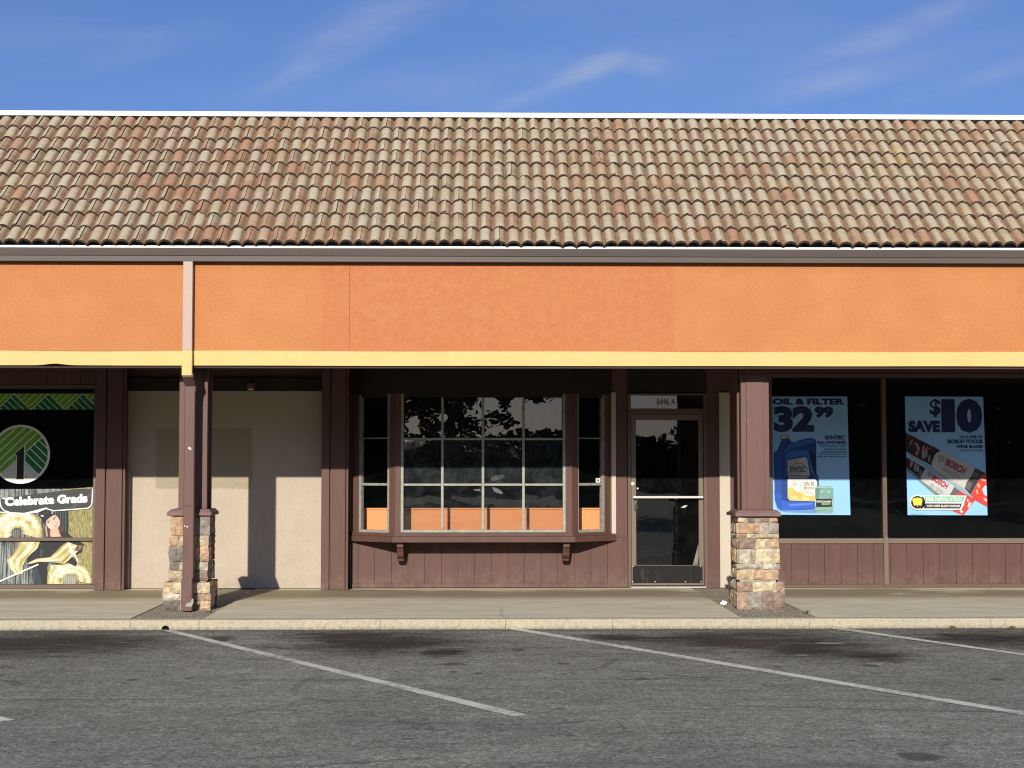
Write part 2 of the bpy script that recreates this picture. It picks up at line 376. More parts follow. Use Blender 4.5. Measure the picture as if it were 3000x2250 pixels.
# ------------------------------------------------------------------ mesh helpers
def box(bm, x0, x1, y0, y1, z0, z1, mat=None, mi=0):
    vs = [bm.verts.new(p) for p in ((x0,y0,z0),(x1,y0,z0),(x1,y1,z0),(x0,y1,z0),(x0,y0,z1),(x1,y0,z1),(x1,y1,z1),(x0,y1,z1))]
    if mat is not None:
        for v in vs: v.co = mat @ v.co
    fs = [(0,3,2,1),(4,5,6,7),(0,1,5,4),(1,2,6,5),(2,3,7,6),(3,0,4,7)]
    for f in fs:
        q = bm.faces.new([vs[i] for i in f]); q.material_index = mi
def prism_x(bm, prof, x0, x1):       # profile of (y, z) pushed along x
    a = [bm.verts.new((x0, y, z)) for y, z in prof]; b = [bm.verts.new((x1, y, z)) for y, z in prof]
    n = len(prof)
    for i in range(n): bm.faces.new((a[i], a[(i+1) % n], b[(i+1) % n], b[i]))
    bm.faces.new(a[::-1]); bm.faces.new(b)
def prism_z(bm, plan, z0, z1):       # plan of (x, y) raised
    a = [bm.verts.new((x, y, z0)) for x, y in plan]; b = [bm.verts.new((x, y, z1)) for x, y in plan]
    n = len(plan)
    for i in range(n): bm.faces.new((a[i], a[(i+1) % n], b[(i+1) % n], b[i]))
    bm.faces.new(a[::-1]); bm.faces.new(b)
def tube(bm, pts, r, seg=10):
    rings = []
    for i, p in enumerate(pts):
        p = Vector(p); d = (Vector(pts[min(i+1, len(pts)-1)])-Vector(pts[max(i-1, 0)])).normalized()
        a = d.orthogonal().normalized(); b = d.cross(a)
        rr = r[i] if isinstance(r, (list, tuple)) else r
        rings.append([bm.verts.new(p+(a*math.cos(t*2*math.pi/seg)+b*math.sin(t*2*math.pi/seg))*rr) for t in range(seg)])
    for i in range(len(rings)-1):
        for j in range(seg):
            bm.faces.new((rings[i][j], rings[i][(j+1) % seg], rings[i+1][(j+1) % seg], rings[i+1][j]))
    bm.faces.new(rings[0][::-1]); bm.faces.new(rings[-1])
def obj(name, bm, mats, parent=None, bevel=0, smooth=False, kind=None):
    bmesh.ops.recalc_face_normals(bm, faces=bm.faces)
    if len(bm.faces) == 1 and list(bm.faces)[0].normal.y > 0: bmesh.ops.reverse_faces(bm, faces=bm.faces[:])
    me = bpy.data.meshes.new(name); bm.to_mesh(me); bm.free()
    return link(name, me, mats, parent, bevel, smooth, kind)
def link(name, me, mats, parent=None, bevel=0, smooth=False, kind=None):
    for m in (mats if isinstance(mats, (list, tuple)) else [mats]): me.materials.append(m)
    o = bpy.data.objects.new(name, me); C.objects.link(o)
    if parent is not None: o.parent = parent; o.matrix_parent_inverse = parent_world(parent).inverted()
    if smooth:
        for p in me.polygons: p.use_smooth = True
    if bevel:
        b = o.modifiers.new('edge', 'BEVEL'); b.width = bevel; b.segments = 2; b.limit_method = 'ANGLE'; b.angle_limit = R(40)
    if kind: o['kind'] = kind
    return o
def parent_world(p):
    m = Matrix.Translation(p.location)
    return m if p.parent is None else parent_world(p.parent) @ p.matrix_parent_inverse @ m
def empty(name, loc, label, cat, group=None):
    o = bpy.data.objects.new(name, None); C.objects.link(o); o.location = loc
    o['label'] = label; o['category'] = cat
    if group: o['group'] = group
    return o
def tag(o, label, cat, group=None):
    o['label'] = label; o['category'] = cat
    if group: o['group'] = group
    return o
def B(): return bmesh.new()
def boxes(name, lst, mats, parent=None, bevel=0, kind=None):
    bm = B()
    for b in lst: box(bm, *b)
    return obj(name, bm, mats, parent, bevel, kind=kind)

XL, XR = -9.0, 9.0

# ================================================================== ground
bm = B(); box(bm, -250, 250, -300, -3.70, -.6, AZ); obj('parking_lot', bm, M['asphalt'], kind='structure')
bm = B(); box(bm, -250, 250, -3.69, 300, -.7, -.05); obj('ground', bm, M['concrete_core'], kind='structure')

KF, KB = -3.78, -3.63
# aggregate strips
gl = [(G(393,1808,0)[0], G(601,1808,0)[0]), (G(2172,1808,0)[0], G(2389,1808,0)[0])]
cuts = [XL] + [v for g in gl for v in g] + [XR]
J = .012
# walkway: slabs with real joints beside each aggregate strip
slabs = [(XL, gl[0][0]-J), (gl[0][1]+J, gl[1][0]-J), (gl[1][1]+J, XR)]
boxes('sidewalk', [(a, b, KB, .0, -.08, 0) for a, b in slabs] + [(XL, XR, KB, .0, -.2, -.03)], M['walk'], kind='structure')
for a, b in gl:
    boxes('aggregate_paving', [(a, b, KB+.004, .0, -.07, -.006)], M['aggregate'], kind='structure')
# kerb with rounded nose; joints; hole of the drain
def kerb():
    bm = B()
    js = [XL, -6.6, G(375,1820,0)[0], G(484,1820,0)[0], G(577,1820,0)[0], -1.0, G(1482,1820,0)[0], G(1800,1820,0)[0], G(2171,1820,0)[0], G(2290,1820,0)[0], G(2388,1820,0)[0], 5.2, XR]
    hx = G(485,1842,AZ)[0]; hr = .043
    prof0 = [(KF+.012, AZ-.1), (KF, AZ+.01), (KF+.004, -.016), (KF+.010, -.006), (KF+.024, 0.0), (KB, 0.0), (KB, AZ-.1)]
    for a, b in zip(js[:-1], js[1:]):
        a += .0015; b -= .0015
        n = max(2, int((b-a)/.06)); rows = []
        for i in range(n+1):
            xx = a+(b-a)*i/n
            r = []
            for j, (yy, zz) in enumerate(prof0):
                q = noise.noise(Vector((xx*3.1, j*.7, 0)))*.004 + noise.noise(Vector((xx*11, j*1.7, 4)))*.003
                e = 1 if j in (1,2,3,4) else 0
                r.append(bm.verts.new((xx, yy+q*e, zz+(q*.7*e if j != 1 else 0))))
            rows.append(r)
        for i in range(n):
            for j in range(len(prof0)):
                jj = (j+1) % len(prof0)
                bm.faces.new((rows[i][j], rows[i][jj], rows[i+1][jj], rows[i+1][j]))
        bm.faces.new(rows[0][::-1]); bm.faces.new(rows[-1])
    return obj('kerb', bm, M['kerb'], kind='structure')
kb = kerb()
# the drain mouth in the kerb face: a short pipe closed by a black disc for its shade, its rim a ring standing 6 mm proud
hx, hz = U(485, 1844, KF)
t = empty('drain_pipe', (hx, KF, hz), 'round dark drain pipe mouth at the foot of the pale kerb', 'drain')
bm = B(); n = 20; r1, r2 = .040, .046
ri = [[bm.verts.new((hx+math.cos(i*2*math.pi/n)*r, KF+yy, hz+math.sin(i*2*math.pi/n)*r)) for i in range(n)] for r, yy in ((r2, .0), (r2, -.008), (r1, -.008), (r1, .06))]
for a, b in zip(ri[:-1], ri[1:]):
    for i in range(n): bm.faces.new((a[i], a[(i+1)%n], b[(i+1)%n], b[i]))
obj('pipe_rim', bm, M['concrete_core'], t)
bm = B(); n = 24
bm.faces.new([bm.verts.new((hx+math.cos(i*2*math.pi/n)*r1, KF-.006, hz+math.sin(i*2*math.pi/n)*r1)) for i in range(n)])
k = NT('drain_shade'); k.bsdf((.004,.004,.004), .9, spec=.1); obj('throat_shade_disc', bm, k.m, t)  # flat near-black disc painted as the shade inside the pipe

# painted stall lines
def pline(p):
    bm = B(); q = [G(a, b, AZ) for a, b in p]
    n = 40
    L = [Vector(q[0]).lerp(Vector(q[1]), i/n) for i in range(n+1)]; Rr = [Vector(q[3]).lerp(Vector(q[2]), i/n) for i in range(n+1)]
    vl = []; vr = []
    for i in range(n+1):
        d = (Rr[i]-L[i]); e1 = noise.noise(Vector((L[i].x*9, 1, 0)))*.05; e2 = noise.noise(Vector((L[i].x*9, 7, 0)))*.05
        if i in (0, n): e1 = e2 = 0
        a = L[i]+d*e1; b = Rr[i]+d*e2
        vl.append(bm.verts.new((a.x, a.y, AZ+.004))); vr.append(bm.verts.new((b.x, b.y, AZ+.004)))
    for i in range(n): bm.faces.new((vl[i], vr[i], vr[i+1], vl[i+1]))
    return obj('parking_line', bm, M['line'], kind='structure')
pline([(452,1842),(1500,2100),(1552,2097),(486,1842)])
pline([(1465,1840),(3300,2147),(3300,2135.6),(1511,1840)])
pline([(2413,1839),(3300,1963.6),(3300,1958.5),(2456,1839)])
pline([(-960,1880),(-8,2117),(46,2111),(-910,1880)])

# small litter and weeds
def crumple(name, px, py, Z, r, label):
    X0, Y0 = G(px, py, Z); bm = B(); bmesh.ops.create_icosphere(bm, subdivisions=3, radius=r)
    for v in bm.verts:
        q = noise.noise(v.co*60+Vector((px, 0, 0))); v.co *= 1+q*.55; v.co.z *= .75; v.co.z = max(v.co.z, -r*.5); v.co += Vector((X0, Y0, Z+r*.5))
    return tag(obj(name, bm, M['whitepaper']), label, 'litter')
crumple('paper_scrap', 2120, 1772, 0, .036, 'small crumpled white paper lying on the walkway beside the tall stone column')
def weed(px, py, Z, n, h, label, dy=0):
    X0, Y0 = G(px, py, Z); Y0 += dy; bm = B(); rnd = random.Random(px)
    for i in range(n):
        a = rnd.uniform(0, 6.28); l = h*rnd.uniform(.5, 1); bx = X0+rnd.uniform(-.03, .03); by = Y0+rnd.uniform(-.004, .004)
        d = Vector((math.cos(a), math.sin(a)*.4-.2, 0)); s = Vector((-d.y, d.x, 0)).normalized()*h*.12
        p0 = Vector((bx, by, Z)); p1 = p0+d*l*.4+Vector((0, 0, l*.8)); p2 = p0+d*l*.9+Vector((0, 0, l*.9))
        a1, a2, b1, b2, c1 = [bm.verts.new(p) for p in (p0-s*.5, p0+s*.5, p1-s*1.6, p1+s*1.6, p2)]
        bm.faces.new((a1, a2, b2, b1)); bm.faces.new((b1, b2, c1))
    return tag(obj('weed', bm, M['weed']), label, 'weed', 'weeds in the pavement cracks')
weed(2788, 1843, AZ, 22, .045, 'small green weed at the kerb foot below the wiper blade poster', -.02)
weed(2962, 1844, AZ, 18, .05, 'small weed at the kerb foot near the right end of the kerb', -.02)
weed(2363, 1797, 0, 24, .04, 'small weed in the joint beside the tall stone column')
weed(612, 1795, 0, 18, .035, 'small weed in the joint beside the column with the downspout')
weed(1986, 1838, AZ, 10, .03, 'tiny weed at the kerb foot in front of the glass door', -.02)

# ================================================================== building
bld = empty('shop_building', (0, 0, 0), 'single storey strip mall with tiled roof, orange fascia and brown shopfronts', 'building')
def part(name, lst, mat, parent=bld, bevel=0): return boxes(name, lst, mat, parent, bevel)

# ---- heights on the wall plane
zsoff = 2.86
xl_end = UX(285, 0); xt0, xt1 = UX(364, 0), UX(948, 0)
zT = UZ(1146, 0, 650); zH = UZ(1108, 0, 650)
bayL, bayR = UX(1034, 0), UX(1786, 0)
dJ0, dJ1 = UX(1838, 0), UX(2072, 0)
rw0 = UX(2252, 0)
zLW = UZ(1126, 0, 100)
zBay0 = UZ(1568, 0)          # bottom of the bay opening
zBayT = UZ(1150, -.32)
zDT = UZ(1148, 0, 1950)
zRs = UZ(1590, 0, 2700)      # top of lower panel on the right
zRT = UZ(1094, 0, 2700)
GR = .209                    # groove spacing
def siding(x0, x1, z0, z1, y=0.0, th=.02, off=0.0):
    out = []; x = math.floor((x0-off)/GR)*GR+off
    while x < x1:
        a, b = max(x, x0), min(x+GR-.0045, x1)
        if b > a+.004: out.append((a, b, y, y+th, z0, z1))
        x += GR
    return out
walls = []
def W(x0, x1, z0, z1): walls.append((x0, x1, .02, .15, z0, z1))
W(XL, xl_end+.05, zLW, zsoff); W(xl_end, xt0+.06, 0, zsoff)
W(xt0+.06, bayL, 0, zsoff); W(bayL-.001+.002, bayR, 0, zBay0-.02); W(bayL, bayR, 2.5, zsoff)
W(bayR, dJ0, 0, zsoff); W(dJ0, dJ1, zDT, zsoff); W(dJ1, rw0, 0, zsoff); W(rw0, XR, 0, zRs-.01); W(rw0, XR, zRT, zsoff)
part('core_wall', walls, M['groove'])
part('stucco_wall', [(xt0-.02, xt1+.06, -.004, .02, 0.006, zT)], M['tan'])
part('header_board', [(xt0-.02, UX(1034,0), -.05, .02, zT+.001, zH)], M['dark'], bevel=.004)
for a_ in (siding(XL, xl_end+.1, zLW+.002, zsoff), siding(xl_end+.107, bayL, zH+.002, zsoff), siding(rw0+.003, XR, zRT+.002, zsoff)): part('upper_siding', a_, M['brown'])
z_base = UZ(1709, 0)
part('lower_siding', siding(bayL-.004, dJ0-.002, .0, zBay0-.03, off=UX(1051, 0)) , M['brown'])
part('base_trim', [(bayL-.003, dJ0-.003, -.018, -.001, .012, z_base)], M['brown'], bevel=.003)
# flat boards right of the bay, round the door and behind the tall column
part('wall_board', [(bayR+.003, UX(1838, 0)-.003, -.006, .019, zBay0-.028, zsoff)], M['brown'])
part('wall_board', [(dJ1+.002, rw0-.002, -.002, .019, .0, zsoff)], M['brown'])
part('wall_board', [(dJ0-.0025, dJ1+.0015, -.004, .019, zDT, zsoff)], M['dark'])
part('trim_board', [(UX(1791, 0), UX(1804, 0), -.03, -.0065, zBay0+.02, UZ(1150, 0, 1800))], M['tanboard'], bevel=.003)
part('trim_board', [(UX(2107, 0), UX(2138, 0), -.03, -.0025, .004, UZ(1150, 0, 2120))], M['tanboard'], bevel=.003)
part('trim_batten', [(UX(2107, 0)+.012, UX(2107, 0)+.035, -.036, -.031, .006, UZ(1151, 0, 2120))], M['tanboard'], bevel=.002)

# ---- pilasters of boxed boards
def pilaster(a, b, c, d):
    A, Bx, Cx, D = [UX(v, -.26) for v in (a, b, c, d)]
    p = part('pilaster', [(A, D-.03, -.23, .02, 0.002, zsoff)], M['brown'], bevel=.003)
    part('pilaster_board', [(A-.004, Bx-.012, -.265, -.231, 0.004, zsoff)], M['brown'], p, .004)
    part('pilaster_board', [(Bx+.008, Cx, -.26, -.231, 0.004, zsoff)], M['brown'], p, .004)
    part('pilaster_board', [(Cx+.008, D, -.255, -.231, 0.004, zsoff)], M['brown'], p, .004)
pilaster(282, 311, 358, 367); pilaster(943, 968, 1012, 1021)
part('pilaster', [(-7.4, -7.05, -.25, .02, .002, zsoff)], M['brown'], bevel=.003)

# ---- soffit and canopy
FY = -3.0
zF0, zF1, zF2 = UZ(1072, FY), UZ(1030, FY), UZ(763, FY)
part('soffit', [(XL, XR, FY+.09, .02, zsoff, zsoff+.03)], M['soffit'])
xs = UX(1022, FY)
xc0, xc1 = UX(535, FY), UX(563, FY)
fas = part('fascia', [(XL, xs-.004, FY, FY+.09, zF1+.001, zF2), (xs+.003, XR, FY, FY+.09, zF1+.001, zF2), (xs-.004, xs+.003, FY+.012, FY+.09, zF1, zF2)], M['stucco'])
# the yellow band: slightly wavy lower and upper edge, one chipped spot
bm = B(); nseg = 260; prev = None
for i in range(nseg+1):
    xx = XL+(XR-XL)*i/nseg
    w1 = noise.noise(Vector((xx*.6, 3, 0)))*.010; w2 = noise.noise(Vector((xx*.5, 9, 0)))*.007
    chip = .018*math.exp(-((xx-UX(158, FY))/.11)**2)
    vs = [bm.verts.new((xx, yy, zz)) for yy, zz in ((FY-.014, zF0+w2+chip), (FY-.014, zF1+w1), (FY+.06, zF1+w1), (FY+.06, zF0+w2+chip))]
    if prev:
        for a in range(4): bm.faces.new((prev[a], prev[(a+1)%4], vs[(a+1)%4], vs[a]))
    prev = vs
obj('trim_band', bm, M['yellow'], fas)
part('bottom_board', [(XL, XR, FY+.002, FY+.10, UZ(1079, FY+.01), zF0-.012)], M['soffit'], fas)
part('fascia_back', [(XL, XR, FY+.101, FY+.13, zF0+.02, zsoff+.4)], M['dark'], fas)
# gutter
zg0, zg1 = UZ(767, FY-.10), UZ(729, FY-.10)
bm = B(); zg = lambda py: UZ(py, FY-.10)
prism_x(bm, [(FY+.0, zg0), (FY-.085, zg0), (FY-.088, zg(752)), (FY-.100, zg(750.5)), (FY-.112, zg(735)), (FY-.116, zg1), (FY-.105, zg1), (FY-.10, zg(735)), (FY, zg(747))], XL-.1, XR+.1)
obj('gutter', bm, M['gutter'], bld)
part('eave_flashing', [(XL, XR, FY-.064, FY-.054, zg1-.03, zg1+.030)], M['ridge'])

# ---- roof tiles
ey, ez = FY-.075, zg1+.030
ty = -.83; tz = UZ(343, ty)-.060
run, rise = ty-ey, tz-ez; SL = math.hypot(run, rise); ang = math.atan2(rise, run)
sdir = Vector((0, math.cos(ang), math.sin(ang))); ndir = Vector((0, -math.sin(ang), math.cos(ang)))
NR = 10; EX = SL/NR; TW = .297; HB = .046; TH = .030
def prof(u):
    v = (u*2+.5) % 1.0          # two rolls per tile, the tile edge on a crown
    a = (v-.05)/.90
    return (max(0, math.sin(math.pi*a))**.60)*HB if 0 < a < 1 else 0.0
verts = []; faces = []; col = []; edge = []; smooth = []
def addv(p, c4, e):
    verts.append(p); col.append(c4); edge.append(e); return len(verts)-1
rt_ = random.Random(11); NU = 26
for r in range(NR):
    offx = (r % 2)*.5
    nx = int((XR-XL)/TW)+2
    for t in range(-1, nx):
        x0 = XL+(t+offx)*TW
        if x0 < XL-.01 or x0+TW > XR+.2: continue
        rn, rn2 = rt_.random(), rt_.random()
        jx, jl, jh = rt_.uniform(-.006, .006), rt_.gauss(0, .007)+(.012*rt_.random() if rt_.random() < .08 else 0)+.012*noise.noise(Vector((x0*.35, r*.9, 2))), rt_.uniform(-.003, .006)
        tilt = rt_.uniform(-.004, .004)
        rn_b = rt_.random()
        top = [[], []]; low = []
        for j in range(NU+1):
            u = j/NU
            lift = .008*max(0, 1-(1-u)/.22) - .006*max(0, 1-u/.2)
            xx = x0+jx+u*(TW+.004)
            h = prof(u)
            hn = h/HB*(.62 if u < .17 else 1)
            rr = rn if .25 < u < .75 else rn_b
            for e, ln in ((0, jl), (1, EX+.05 if r < NR-1 else EX-.004)):
                base = TH*(1-e*(EX+.05)/EX*.85)+.004+jh
                P = Vector((0, ey, ez)) + sdir*(r*EX+ln+ (tilt*(u-.5) if e == 0 else 0)) + ndir*(base+h+lift)
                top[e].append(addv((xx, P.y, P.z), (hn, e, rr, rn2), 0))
            # front lip
            P = Vector((0, ey, ez)) + sdir*(r*EX+jl+tilt*(u-.5)) + ndir*(TH+.004+jh+h+lift)
            Q = P - ndir*(TH*.86) - sdir*.004
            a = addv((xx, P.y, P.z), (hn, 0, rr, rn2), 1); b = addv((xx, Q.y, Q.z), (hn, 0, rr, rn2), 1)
            low.append((a, b))
        for j in range(NU):
            faces.append((top[0][j], top[0][j+1], top[1][j+1], top[1][j])); smooth.append(True)
            faces.append((low[j][1], low[j+1][1], low[j+1][0], low[j][0])); smooth.append(False)
        # the exposed long edge at the overlap
        p0, p1 = top[0][-1], top[1][-1]
        q = []
        for p in (p0, p1):
            v = verts[p]; q.append(addv((v[0], v[1]+ndir.y*-.009, v[2]-ndir.z*.009), (.4, .5, rn, rn2), .75))
        q2 = [addv(verts[p], (.4, .5, rn, rn2), .75) for p in (p0, p1)]
        faces.append((q2[0], q[0], q[1], q2[1])); smooth.append(False)
me = bpy.data.meshes.new('roof'); me.from_pydata(verts, [], faces)
ca = me.color_attributes.new('tile', 'FLOAT_COLOR', 'POINT')
for i, c4 in enumerate(col): ca.data[i].color = c4
ea = me.attributes.new('edge', 'FLOAT', 'POINT')
for i, e in enumerate(edge): ea.data[i].value = e
me.polygons.foreach_set('use_smooth', smooth)
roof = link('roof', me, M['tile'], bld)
# deck under the tiles, back slope and white ridge flashing
bm = B(); prism_x(bm, [(ey+.03, ez-.045), (ty, tz-.02), (ty+.35, tz+.02), (ty+.35, 4.2), (6.5, 4.0), (6.5, zsoff+.03), (FY+.14, zsoff+.03), (FY+.14, ez-.1)], XL, XR)
obj('roof_deck', bm, M['roofback'], roof)
zc0, zc1 = UZ(344, ty-.05), UZ(330.5, ty-.05)
bm = B(); prism_x(bm, [(ty-.040, zc0+.004), (ty-.046, zc0), (ty-.050, zc0), (ty-.054, zc1), (ty+.36, zc1+.01), (ty+.36, zc0+.004)], XL-.05, XR+.05)
obj('ridge_flashing', bm, M['ridge'], roof)

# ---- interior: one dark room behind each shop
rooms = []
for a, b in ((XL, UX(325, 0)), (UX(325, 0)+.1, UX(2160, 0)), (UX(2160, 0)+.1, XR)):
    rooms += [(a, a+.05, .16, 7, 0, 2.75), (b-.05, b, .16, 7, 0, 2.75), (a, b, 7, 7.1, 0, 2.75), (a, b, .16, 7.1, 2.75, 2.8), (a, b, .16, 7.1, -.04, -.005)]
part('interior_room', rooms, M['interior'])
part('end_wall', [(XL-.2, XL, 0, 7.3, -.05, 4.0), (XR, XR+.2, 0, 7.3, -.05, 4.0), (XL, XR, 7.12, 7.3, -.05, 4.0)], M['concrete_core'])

# ================================================================== bay window
bay = bpy.data.objects.new('bay_window', None); C.objects.link(bay); bay.parent = bld; bay.location = ((bayL+bayR)/2, 0, 0)
YB = -.32
xA, xD = UX(1040, 0), UX(1782, 0); xB, xC = UX(1160, YB), UX(1674, YB)
def frame_m(p, q):       # local x along p->q, local y into the building, z up
    p, q = Vector((p[0], p[1], 0)), Vector((q[0], q[1], 0)); d = (q-p); L = d.length; d.normalize()
    n = Vector((-d.y, d.x, 0))
    return Matrix(((d.x, n.x, 0, p.x), (d.y, n.y, 0, p.y), (0, 0, 1, 0), (0, 0, 0, 1))), L
def lbox(lst, name, mat, m, parent=bay, bevel=.003):
    bm = B()
    for b in lst: box(bm, *b, mat=m)
    return obj(name, bm, mat, parent, bevel)
z0b, z1b = UZ(1560, YB), UZ(1154, YB)
def front_window():
    m, L = frame_m((xB, YB), (xC, YB))
    X = lambda px: UX(px, YB)-xB
    f0, f1 = X(1174), X(1657)
    t = .036
    hz = [UZ(v, YB) for v in (1286, 1420)]
    zb = UZ(1552, YB)
    fr = lbox([(f0, f0+t, -.01, .05, z0b, z1b), (f1-t, f1, -.01, .05, z0b, z1b), (f0+t, f1-t, -.012, .05, z0b, zb), ], 'window_frame', M['sash'], m)
    lbox([(f0+t, f1-t, -.008, .05, z1b-.04, z1b)], 'top_rail', M['dark'], m, fr)  # dark colour stands in for shade on the top rail
    gx = [X(v) for v in (1296, 1415, 1533.5)]
    bars = [(g-.016, g+.016, -.006, .04, zb+.001, z1b-.041) for g in gx]
    xs_ = [f0+t] + gx + [f1-t]
    for i in range(4):
        a = xs_[i]+(.0165 if i else .0005); b = xs_[i+1]-(.0165 if i < 3 else .0005)
        bars += [(a, b, -.003, .038, z-.014, z+.014) for z in hz]
    lbox(bars, 'glazing_bars', M['sash'], m, fr, .004)
    zs = [zb] + hz + [z1b-.04]
    rnd = random.Random(3)
    for i in range(4):
        for j in range(3):
            bm = B(); a, b, c, d = xs_[i]+.01, xs_[i+1]-.01, zs[j]+.005, zs[j+1]-.005
            e = [rnd.uniform(-.0006, .0006) for _ in range(4)]
            bm.faces.new([bm.verts.new(m @ Vector(p)) for p in ((a, .02+e[0], c), (b, .02+e[1], c), (b, .02+e[2], d), (a, .02+e[3], d))])
            obj('pane', bm, M['bayglass'], fr)
def side_window(p, q, fpx, gl_, jamb_first, name):
    m, L = frame_m(p, q)
    pa, pb = fpx
    S = lambda px: (px-pa)/(pb-pa)*L
    a, b = S(gl_[0]), S(gl_[1]); t = .035
    Ym = -.16
    zb0, zb1 = UZ(1562, Ym), UZ(1552, Ym)
    hz = UZ(1419, Ym)
    fr = lbox([(a, a+t, -.008, .05, zb0, z1b), (b-t, b, -.008, .05, zb0, z1b), (a+t, b-t, -.012, .05, zb0, zb1), 
               (a+t, b-t, -.004, .04, hz-.016, hz+.016), (a+t, b-t, -.001, .036, UZ(1284, Ym)-.008, UZ(1284, Ym)+.008)], 'window_frame', M['sash_old'], m)
    lbox([(a+t, b-t, -.008, .05, z1b-.04, z1b)], 'top_rail', M['dark'], m, fr)  # rail darkened by colour, in place of shade
    for z_0, z_1 in ((zb1-.002, hz), (hz, UZ(1284, Ym)), (UZ(1284, Ym), z1b-.03)):
        bm = B(); bm.faces.new([bm.verts.new(m @ Vector(v)) for v in ((a+.01, .02, z_0+.004), (b-.01, .02, z_0+.004), (b-.01, .02, z_1-.004), (a+.01, .02, z_1-.004))])
        obj('pane', bm, M['glass'], fr)
    return m, L, a, b
front_window()
mL = side_window((xA, 0), (xB, YB), (1040, 1160), (1053, 1143), True, 'left')
mR = side_window((xC, YB), (xD, 0), (1674, 1782), (1688, 1770), False, 'right')
zp0, zp1 = UZ(1568, -.3), z1b+.002
# corner posts: plan polygons that follow the two faces
def cpost(xc, yc, dl, dr, wl, wr):
    dl, dr = Vector(dl).normalized(), Vector(dr).normalized()
    nl, nr = Vector((-dl.y, dl.x)), Vector((-dr.y, dr.x))
    c = Vector((xc, yc))
    if nl.y < 0: nl = -nl
    if nr.y < 0: nr = -nr
    out = .022
    mid = (nl+nr).normalized()
    plan = [c+dl*wl-nl*out, c-mid*out*1.02, c+dr*wr-nr*out, c+dr*wr+nr*.06, c+mid*.06, c+dl*wl+nl*.06]
    bm = B(); prism_z(bm, [tuple(p) for p in plan], zp0, zp1)
    return obj('corner_post', bm, M['brown'], bay, .003)
sx = xB-xA
cpost(xB, YB, (-sx, -YB), (1, 0), .085, UX(1174, YB)-xB+.0)
cpost(xC, YB, (-1, 0), (xD-xC, -YB), xC-UX(1657, YB), .085)
# wall jambs of the bay
m, L = frame_m((xA, 0), (xB, YB)); lbox([(-.03, (1053-1040)/120*L-.001, -.012, .06, zp0, zp1)], 'jamb', M['brown'], m)
m, L = frame_m((xC, YB), (xD, 0)); lbox([((1770-1674)/108*L+.001, L+.03, -.012, .06, zp0, zp1)], 'jamb', M['brown'], m)
# sill shelf, its upper ledge and the head of the bay
def bayplan(o, x_out=0.0):
    return [(xA-o*.9-.02, .019), (xA-o*.9-.02, -.012-o*.15), (xB-o*.42, YB-o), (xC+o*.42, YB-o), (xD+o*.9+.02, -.012-o*.15), (xD+o*.9+.02, .019)]
zs0, zs1 = UZ(1589, -.40), UZ(1572, -.40)
bm = B(); prism_z(bm, bayplan(.085), zs0, zs1); sill = obj('sill_shelf', bm, M['brown'], bay, .003)
bm = B(); prism_z(bm, bayplan(.035), zs1+.0005, UZ(1561.5, -.36)); obj('sill_ledge', bm, M['brown'], sill, .003)
bm = B(); prism_z(bm, bayplan(.03), zp1+.001, zsoff-.002); obj('bay_head', bm, M['dark'], bay, .003)  # near-black colour paints the deep shade on the bay head
for px in (1173, 1659):
    xx = UX(px, -.3); w = .04; zt, zb = zs0-.001, UZ(1646, -.2)
    H = zt-zb
    pr = [(-.019, zt), (-.33, zt), (-.33, zt-.06), (-.30, zt-.075), (-.27, zt-.12), (-.25, zt-.17), (-.20, zt-.205), (-.17, zt-.215), (-.165, zt-.24), (-.12, zb+.002), (-.019, zb)]
    bm = B(); prism_x(bm, pr, xx-w, xx+w); obj('bracket', bm, M['brown'], bay, .003)
# inside: the booth wall in orange with its cap, sunlit through the panes
zo = UZ(1488, .18)
ow = part('booth_wall', [(UX(1063, .18), UX(1768, .18), .18, .24, .02, zo-.022)], M['orange_in'], bay)
part('booth_cap', [(UX(1063, .18)-.01, UX(1768, .18)+.01, .168, .252, zo-.021, zo)], M['orange_in'], ow, .003)
part('inner_jamb', [(UX(1757, .1), UX(1770, .1), .065, .168, zBay0+.02, zo+.5)], M['orange_in'], bay)
part('inner_jamb', [(UX(1052, .1), UX(1066, .1), .065, .168, zBay0+.02, zo+.5)], M['brown'], bay)
bm = B(); prism_z(bm, [(xA+.05, .14), (xA+.05, .03), (xB+.02, YB+.07), (xC-.02, YB+.07), (xD-.05, .03), (xD-.05, .14)], zBay0-.02, zBay0+.012); obj('window_seat', bm, M['brown'], bay)

# ---- door with transom
door = bpy.data.objects.new('door', None); C.objects.link(door); door.parent = bld; door.location = ((dJ0+dJ1)/2, .03, 0)
DY = .035
D = lambda px: UX(px, DY)
Zd = lambda py: UZ(py, DY, 1950)
part('door_frame', [(D(1838.5), D(1848), DY-.03, DY+.1, .0, Zd(1152)), (D(2061), D(2071.5), DY-.03, DY+.1, .0, Zd(1152)),
                    (D(1848)+.001, D(2061)-.001, DY-.03, DY+.1, Zd(1213), Zd(1197)), (D(1848)+.001, D(2061)-.001, DY-.03, DY+.1, Zd(1158), Zd(1152))], M['bronze_dark'], door, .003)
leaf = part('door_leaf', [(D(1849), D(1863), DY-.008, DY+.035, .03, Zd(1214)), (D(2046), D(2060), DY-.008, DY+.035, .03, Zd(1214)),
                   (D(1863)+.001, D(2046)-.001, DY-.008, DY+.035, Zd(1231), Zd(1214)), (D(1863)+.001, D(2046)-.001, DY-.008, DY+.035, .03, Zd(1656))], M['bronze'], door, .003)
def pane(name, x0, x1, z0, z1, y, mat, parent):
    bm = B(); bm.faces.new([bm.verts.new(p) for p in ((x0, y, z0), (x1, y, z0), (x1, y, z1), (x0, y, z1))])
    return obj(name, bm, mat, parent)
